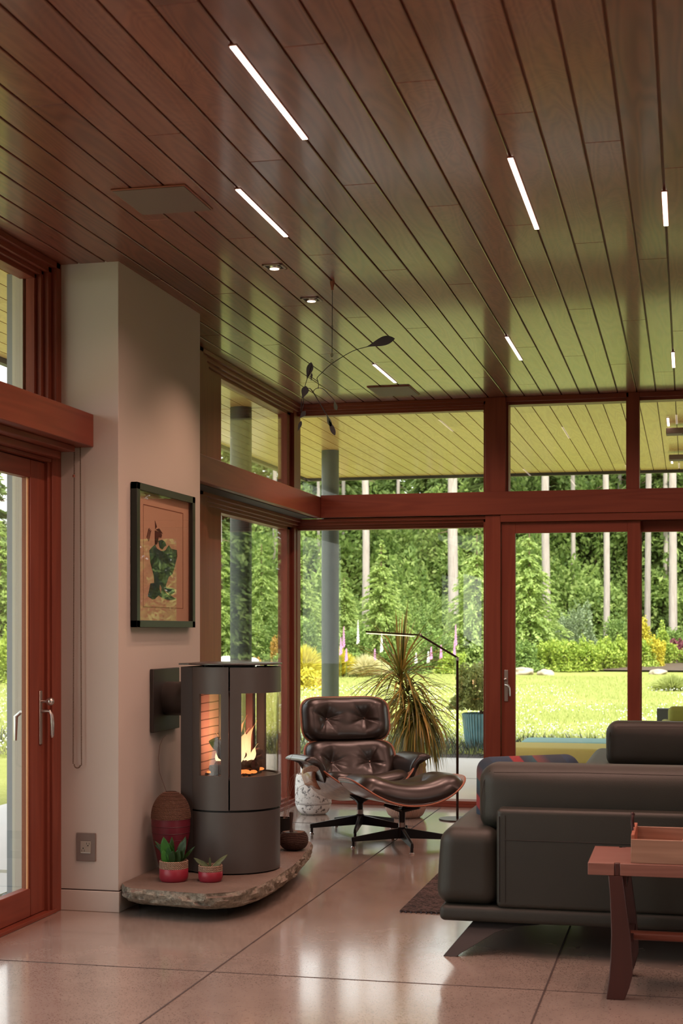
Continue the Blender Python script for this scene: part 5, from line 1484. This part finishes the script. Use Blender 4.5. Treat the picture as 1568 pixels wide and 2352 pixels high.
for i, (k, x, y, h, w) in enumerate(bushes):
    px = 784 + 3380 * (x * .9734 + y * .229) / (-x * .229 + y * .9734)
    nm, lab = words_[k]
    D_ = math.hypot(x, y); far = 'in front row ' if D_ < 40.6 else 'in back row '
    tall_ = 'knee high ' if h < .9 else 'low ' if h < 1.05 else 'waist high ' if h < 1.12 else 'rounded ' if h < 1.2 else 'taller ' if h < 1.5 else 'chest high ' if h < 1.7 else 'head high ' if h < 2.2 else 'high '
    e = empty(nm, (x, y, ground_z(x, y)), 0, tall_ + lab + ' ' + far + near_words(px), 'shrub', lab + 's ' + far + near_words(px))
    blade_ = k in ('goldgrass', 'cream', 'grass')
    mt = M['gold'] if k == 'goldgrass' else M[k]
    n = (9000 if h > 5 else 5200) if k == 'under' else 3400 if not blade_ else 2600
    quad_mesh('foliage', bush_verts(w, h - ground_z(x, y), n, .20 if k == 'under' else .085 if not blade_ else .11, i + 1, 'blade' if blade_ else 'leaf'), 4, mt, e)
    if not blade_: MB().tube([(0, 0, -.1), (.02, 0, h * .5)], [.03, .012], 6).build('stem', M['bark2'], e)

# foxgloves
fx = [(-8.42, 36.03, 1.41, 0), (-8.07, 36.11, 1.57, 1), (-7.29, 35.27, 1.25, 1), (-8.26, 35.04, 1.14, 0), (-7.66, 36.21, 0.85, 0), (-6.28, 36.53, 0.9, 0), (-6.18, 35.53, 0.8, 1), (-5.68, 36.67, 1.46, 0), (-6.04, 36.59, 0.95, 0), (-5.71, 36.67, 1.05, 0), (-8.13, 35.07, 0.87, 0), (-6.65, 36.45, 0.75, 1)]
pk = plain('foxglove_pink', (.72, .32, .58), .6); wt = plain('foxglove_white', (.85, .80, .78), .6)
for i, (x, y, zt, c) in enumerate(fx):
    px = 784 + 3380 * (x * .9734 + y * .229) / (-x * .229 + y * .9734)
    nm = 'white' if c else 'pink'
    size = 'tall' if zt > 1.1 else 'short'
    e = empty('foxglove', (x, y, ground_z(x, y)), 0, '%s %s foxglove spire %s' % (size, nm, near_words(px)), 'flower', '%s %s foxgloves %s' % (size, nm, near_words(px)))
    hgt_ = zt - ground_z(x, y)
    MB().tube([(0, 0, 0), (0, 0, hgt_)], [.008, .004], 5).build('stem', M['green'], e)
    mb = MB()
    for k in range(34):
        t = k / 34; z = hgt_ * (1 - .42 * t) ; a = k * 2.4; rr = .008 + .018 * t
        mb.ball((math.cos(a) * rr, math.sin(a) * rr, z), .009 + .012 * t, 1, 1, 1.4, 4)
    mb.build('blossom', wt if c else pk, e)

# birdhouse
e = empty('birdhouse', (-8.825, 32.852, ground_z(-8.8, 32.8)), R(18), 'small wooden birdhouse on a white pole left of the round column', 'birdhouse')
g0 = ground_z(-8.8, 32.8)
MB().box(-.07, .07, -.07, .07, 1.40 - g0, 1.66 - g0).build('house_box', plain('birdhouse_wood', (.50, .32, .20), .8), e, bevel=.003)
MB().prism([(-.10, 1.66 - g0), (.10, 1.64 - g0), (.10, 1.665 - g0), (-.10, 1.70 - g0)], -.10, .09, 'y').build('roof', plain('birdhouse_roof', (.62, .58, .55), .7), e)
MB().lathe([(.001, 0), (.022, 0), (.022, .004), (.001, .004)], 14, M=Matrix.Translation((0, -.071, 1.58 - g0)) @ Matrix.Rotation(R(90), 4, 'X')).build('entry_hole', M['irondark'], e)
MB().tube([(0, 0, 0), (0, 0, 1.41 - g0)], .022, 10).build('pole', plain('white_pole', (.80, .80, .78), .5), e)
# garden ornament pole
e = empty('garden_pole', (-9.55, 31.3, ground_z(-9.5, 31.5)), 0, 'slim pole with white lantern and orange bands beyond the side window', 'ornament')
MB().tube([(0, 0, 0), (0, 0, 1.35)], .018, 8).build('pole', plain('pole_orange', (.55, .22, .08), .6), e)
MB().lathe([(.03, 1.35), (.045, 1.4), (.045, 1.62), (.02, 1.7)], 12).build('lantern', wt, e)
# boulders
rk = plain('pale_boulder', (.74, .72, .69), .85, var=.12, vs=3, bump=.6, bs=6, bd=.05)
for i, (x, y, r, lab) in enumerate(((-10.15, 32.3, .85, 'large pale boulder beyond the side window'), (-8.72, 30.0, .22, 'small white rock beside the corner post'), (-4.15, 38.0, .30, 'flat tan rock at the lawn edge left of the sliding door glass'), (-3.55, 37.9, .22, 'small grey rock on the lawn edge in the sliding door glass'), (-.75, 38.6, .2, 'grey rock by the burgundy shrub'))):
    bmx = bmesh.new(); bmesh.ops.create_icosphere(bmx, subdivisions=4, radius=r)
    for v_ in bmx.verts:
        n_ = mnoise.noise(v_.co * (1.6 / r) + Vector((i * 7, 0, 0)))
        v_.co = v_.co * (1 + .35 * n_); v_.co.z *= .55
    me = bpy.data.meshes.new('boulder'); bmx.to_mesh(me); bmx.free(); me.materials.append(rk if i < 2 else plain('tan_rock', (.42, .34, .26), .9, var=.3, vs=4))
    me.polygons.foreach_set('use_smooth', [True] * len(me.polygons))
    o = bpy.data.objects.new('boulder', me); C.objects.link(o); o.location = (x, y, ground_z(x, y) + r * .12)
    tag(o, lab, 'rock')

# lawn grass and clover (stuff)
g = np.random.default_rng(4)
def scatter(n, y0, y1, pw=1.0):
    dd = y0 + (y1 - y0) * g.random(n) ** pw
    tx = -.62 + .70 * g.random(n)         # bearing range seen from the room
    a = np.arctan(tx)
    x = dd * np.sin(a); y = dd * np.cos(a)
    z = np.array([ground_z(p, q) for p, q in zip(x, y)])
    return np.stack([x, y, z], -1)
N = 60000
c = scatter(N, 16.2, 37, 1.5)
hh_ = g.uniform(.03, .09, N); d = unit(np.array([0, 0, 1.0]) + g.normal(0, .35, (N, 3)))
nr = unit(g.normal(0, 1, (N, 3)))
tag(quad_mesh('lawn_grass', rot_quads(c + d * hh_[:, None] * .5, d, nr, hh_, np.full(N, .014)), 4, M['grass']), 'short grass blades of the lawn', 'grass', None, 'stuff')
N = 9000
c = scatter(N, 17.0, 31, 1.6); keep = np.array([mnoise.noise(Vector((p[0] * .45, p[1] * .22, 3))) > -.12 for p in c]) ; c = c[keep]; N = len(c)
c[:, 2] += g.uniform(.05, .10, N)
d = unit(g.normal(0, 1, (N, 3))); d[:, 2] *= .2; d = unit(d)
q1 = rot_quads(c, d, np.tile([0, 0, 1.0], (N, 1)), g.uniform(.018, .034, N), g.uniform(.018, .034, N))
q2 = rot_quads(c, np.tile([0, 0, 1.0], (N, 1)), d, g.uniform(.018, .03, N), g.uniform(.018, .03, N))
tag(quad_mesh('clover_flowers', np.concatenate([q1, q2]), 4, plain('clover_white', (.85, .85, .76), .7)), 'white clover blossoms scattered over the lawn', 'flowers', None, 'stuff')
# dark mondo grass border
N = 9000
x = g.uniform(-9.5, 8, N); y = g.uniform(15.6, 17.6, N) + .25 * np.sin(x * 3)
c = np.stack([x, y, np.full(N, -.04)], -1)
N2 = 3500
xl = g.uniform(-8.6, -7.4, N2); yl = g.uniform(4, 15, N2); c = np.concatenate([c, np.stack([xl, yl, np.full(N2, -.04)], -1)]); N = len(c)
hh_ = g.uniform(.10, .22, N); d = unit(np.array([0, 0, .8]) + g.normal(0, .55, (N, 3))); d[:, 2] = np.abs(d[:, 2]); nr = unit(g.normal(0, 1, (N, 3)))
tag(quad_mesh('border_grass', rot_quads(c + d * hh_[:, None] * .5, d, nr, hh_, np.full(N, .012)), 4, leaf('mondo', (.015, .018, .014), (.12, .14, .10), .45, .1, 8)), 'dark tufted border grass along the terrace edge', 'grass', None, 'stuff')
mu = MB().box(-9.6, 8, 15.55, 17.9, -.06, -.035).box(-8.7, -7.3, 3, 15.6, -.06, -.035)
tag(mu.build('ground_mulch', plain('mulch', (.05, .035, .03), .95, var=.4, vs=14), None, smooth=0), 'dark mulch strip under the border grass', 'mulch', None, 'structure')

# blue ribbed planter outside
e = empty('garden_planter', (-2.29, 16.71, -.03), 0, 'large ribbed turquoise planter with a bushy shrub outside the far pane', 'planter')
t = NT('ribbed_blue'); v = t.coord(); s3 = t.n('ShaderNodeSeparateXYZ'); t.l(v, s3.inputs[0])
rb = t.math('SINE', t.math('MULTIPLY', t.math('ARCTAN2', s3.outputs[1], s3.outputs[0]), 40.0))
nb_ = t.noise(v, 9, 4)
bp = t.done(t.bsdf(t.mix(t.math('ADD', t.math('MULTIPLY', rb, .3), nb_), (.10, .27, .32, 1), (.34, .58, .62, 1)), .35, normal=t.bump(rb, .9, .02)))
MB().lathe([(.001, 0), (.165, 0), (.18, .02), (.205, .2), (.222, .37), (.228, .40), (.215, .415), (.205, .39), (.001, .37)], 64, cap=False).build('pot', bp, e, smooth=60)
quad_mesh('shrub_foliage', bush_verts(.30, .52, 6500, .05, 77, 'leaf') + np.array([-.03, 0, .45]), 4, leaf('pot_shrub', (.14, .18, .05), (.50, .52, .18), .6, .3, 9), e)
MB().tube([(0, 0, .36), (-.02, 0, .6), (.05, 0, .8)], [.02, .014, .006], 6).tube([(.01, 0, .36), (.06, .02, .6), (.1, 0, .75)], [.014, .01, .005], 6).build('stem', M['bark2'], e)

# terrace furniture
def outdoor_seat(name, x0, x1, y0, y1, zt, mat, label, cat):
    e = empty(name, ((x0 + x1) / 2, (y0 + y1) / 2, -.03), 0, label, cat)
    w, d_ = (x1 - x0) / 2, (y1 - y0) / 2
    soft_box('cushion', -w, w, -d_, d_, zt - .13 + .03, zt + .03, mat, e, .05, 6, .01)
    soft_box('base', -w + .02, w - .02, -d_ + .02, d_ - .02, .04, zt - .11, mat, e, .02, 4)
    MB().box(-w + .06, w - .06, -d_ + .06, d_ - .06, 0, .05).build('plinth', M['irondark'], e)
outdoor_seat('outdoor_ottoman', -1.62, -.56, 11.95, 12.62, .372, plain('lime_fabric', (.66, .63, .20), .85, var=.06, vs=80), 'lime yellow upholstered ottoman on the terrace', 'ottoman')
outdoor_seat('outdoor_ottoman', -1.44, -.30, 12.75, 13.35, .362, plain('aqua_fabric', (.36, .70, .75), .85, var=.05, vs=80), 'aqua blue upholstered ottoman behind the lime one', 'ottoman')
e = empty('square_planter', (-.22, 14.9, -.03), 0, 'small dark square box planter on the terrace at the right', 'planter')
MB().prism([(-.078, -.07), (.078, -.07), (.078, .08), (-.078, .08)], 0, .586).build('box', plain('planter_dark', (.07, .07, .065), .6), e, bevel=.004)
MB().box(-.06, .06, -.055, .065, .56, .584).build('soil', M['soil'], e)
e = empty('outdoor_armchair', (.15, 14.0, -.03), R(8), 'olive green outdoor armchair cut by the right edge of the picture', 'chair')
ol = plain('olive_fabric', (.30, .30, .06), .85, var=.08, vs=70)
soft_box('backrest', -.30, .30, .18, .30, .30, .645, ol, e, .05, 6)
soft_box('seat', -.30, .30, -.32, .22, .18, .40, ol, e, .05, 6)
soft_box('armrest', -.36, -.28, -.32, .30, .16, .52, ol, e, .03, 5); soft_box('armrest', .28, .36, -.32, .30, .16, .52, ol, e, .03, 5)
for sx in (-.3, .3):
    for sy in (-.28, .26): MB().tube([(sx, sy, 0), (sx, sy, .19)], .016, 8).build('leg', M['black'], e)
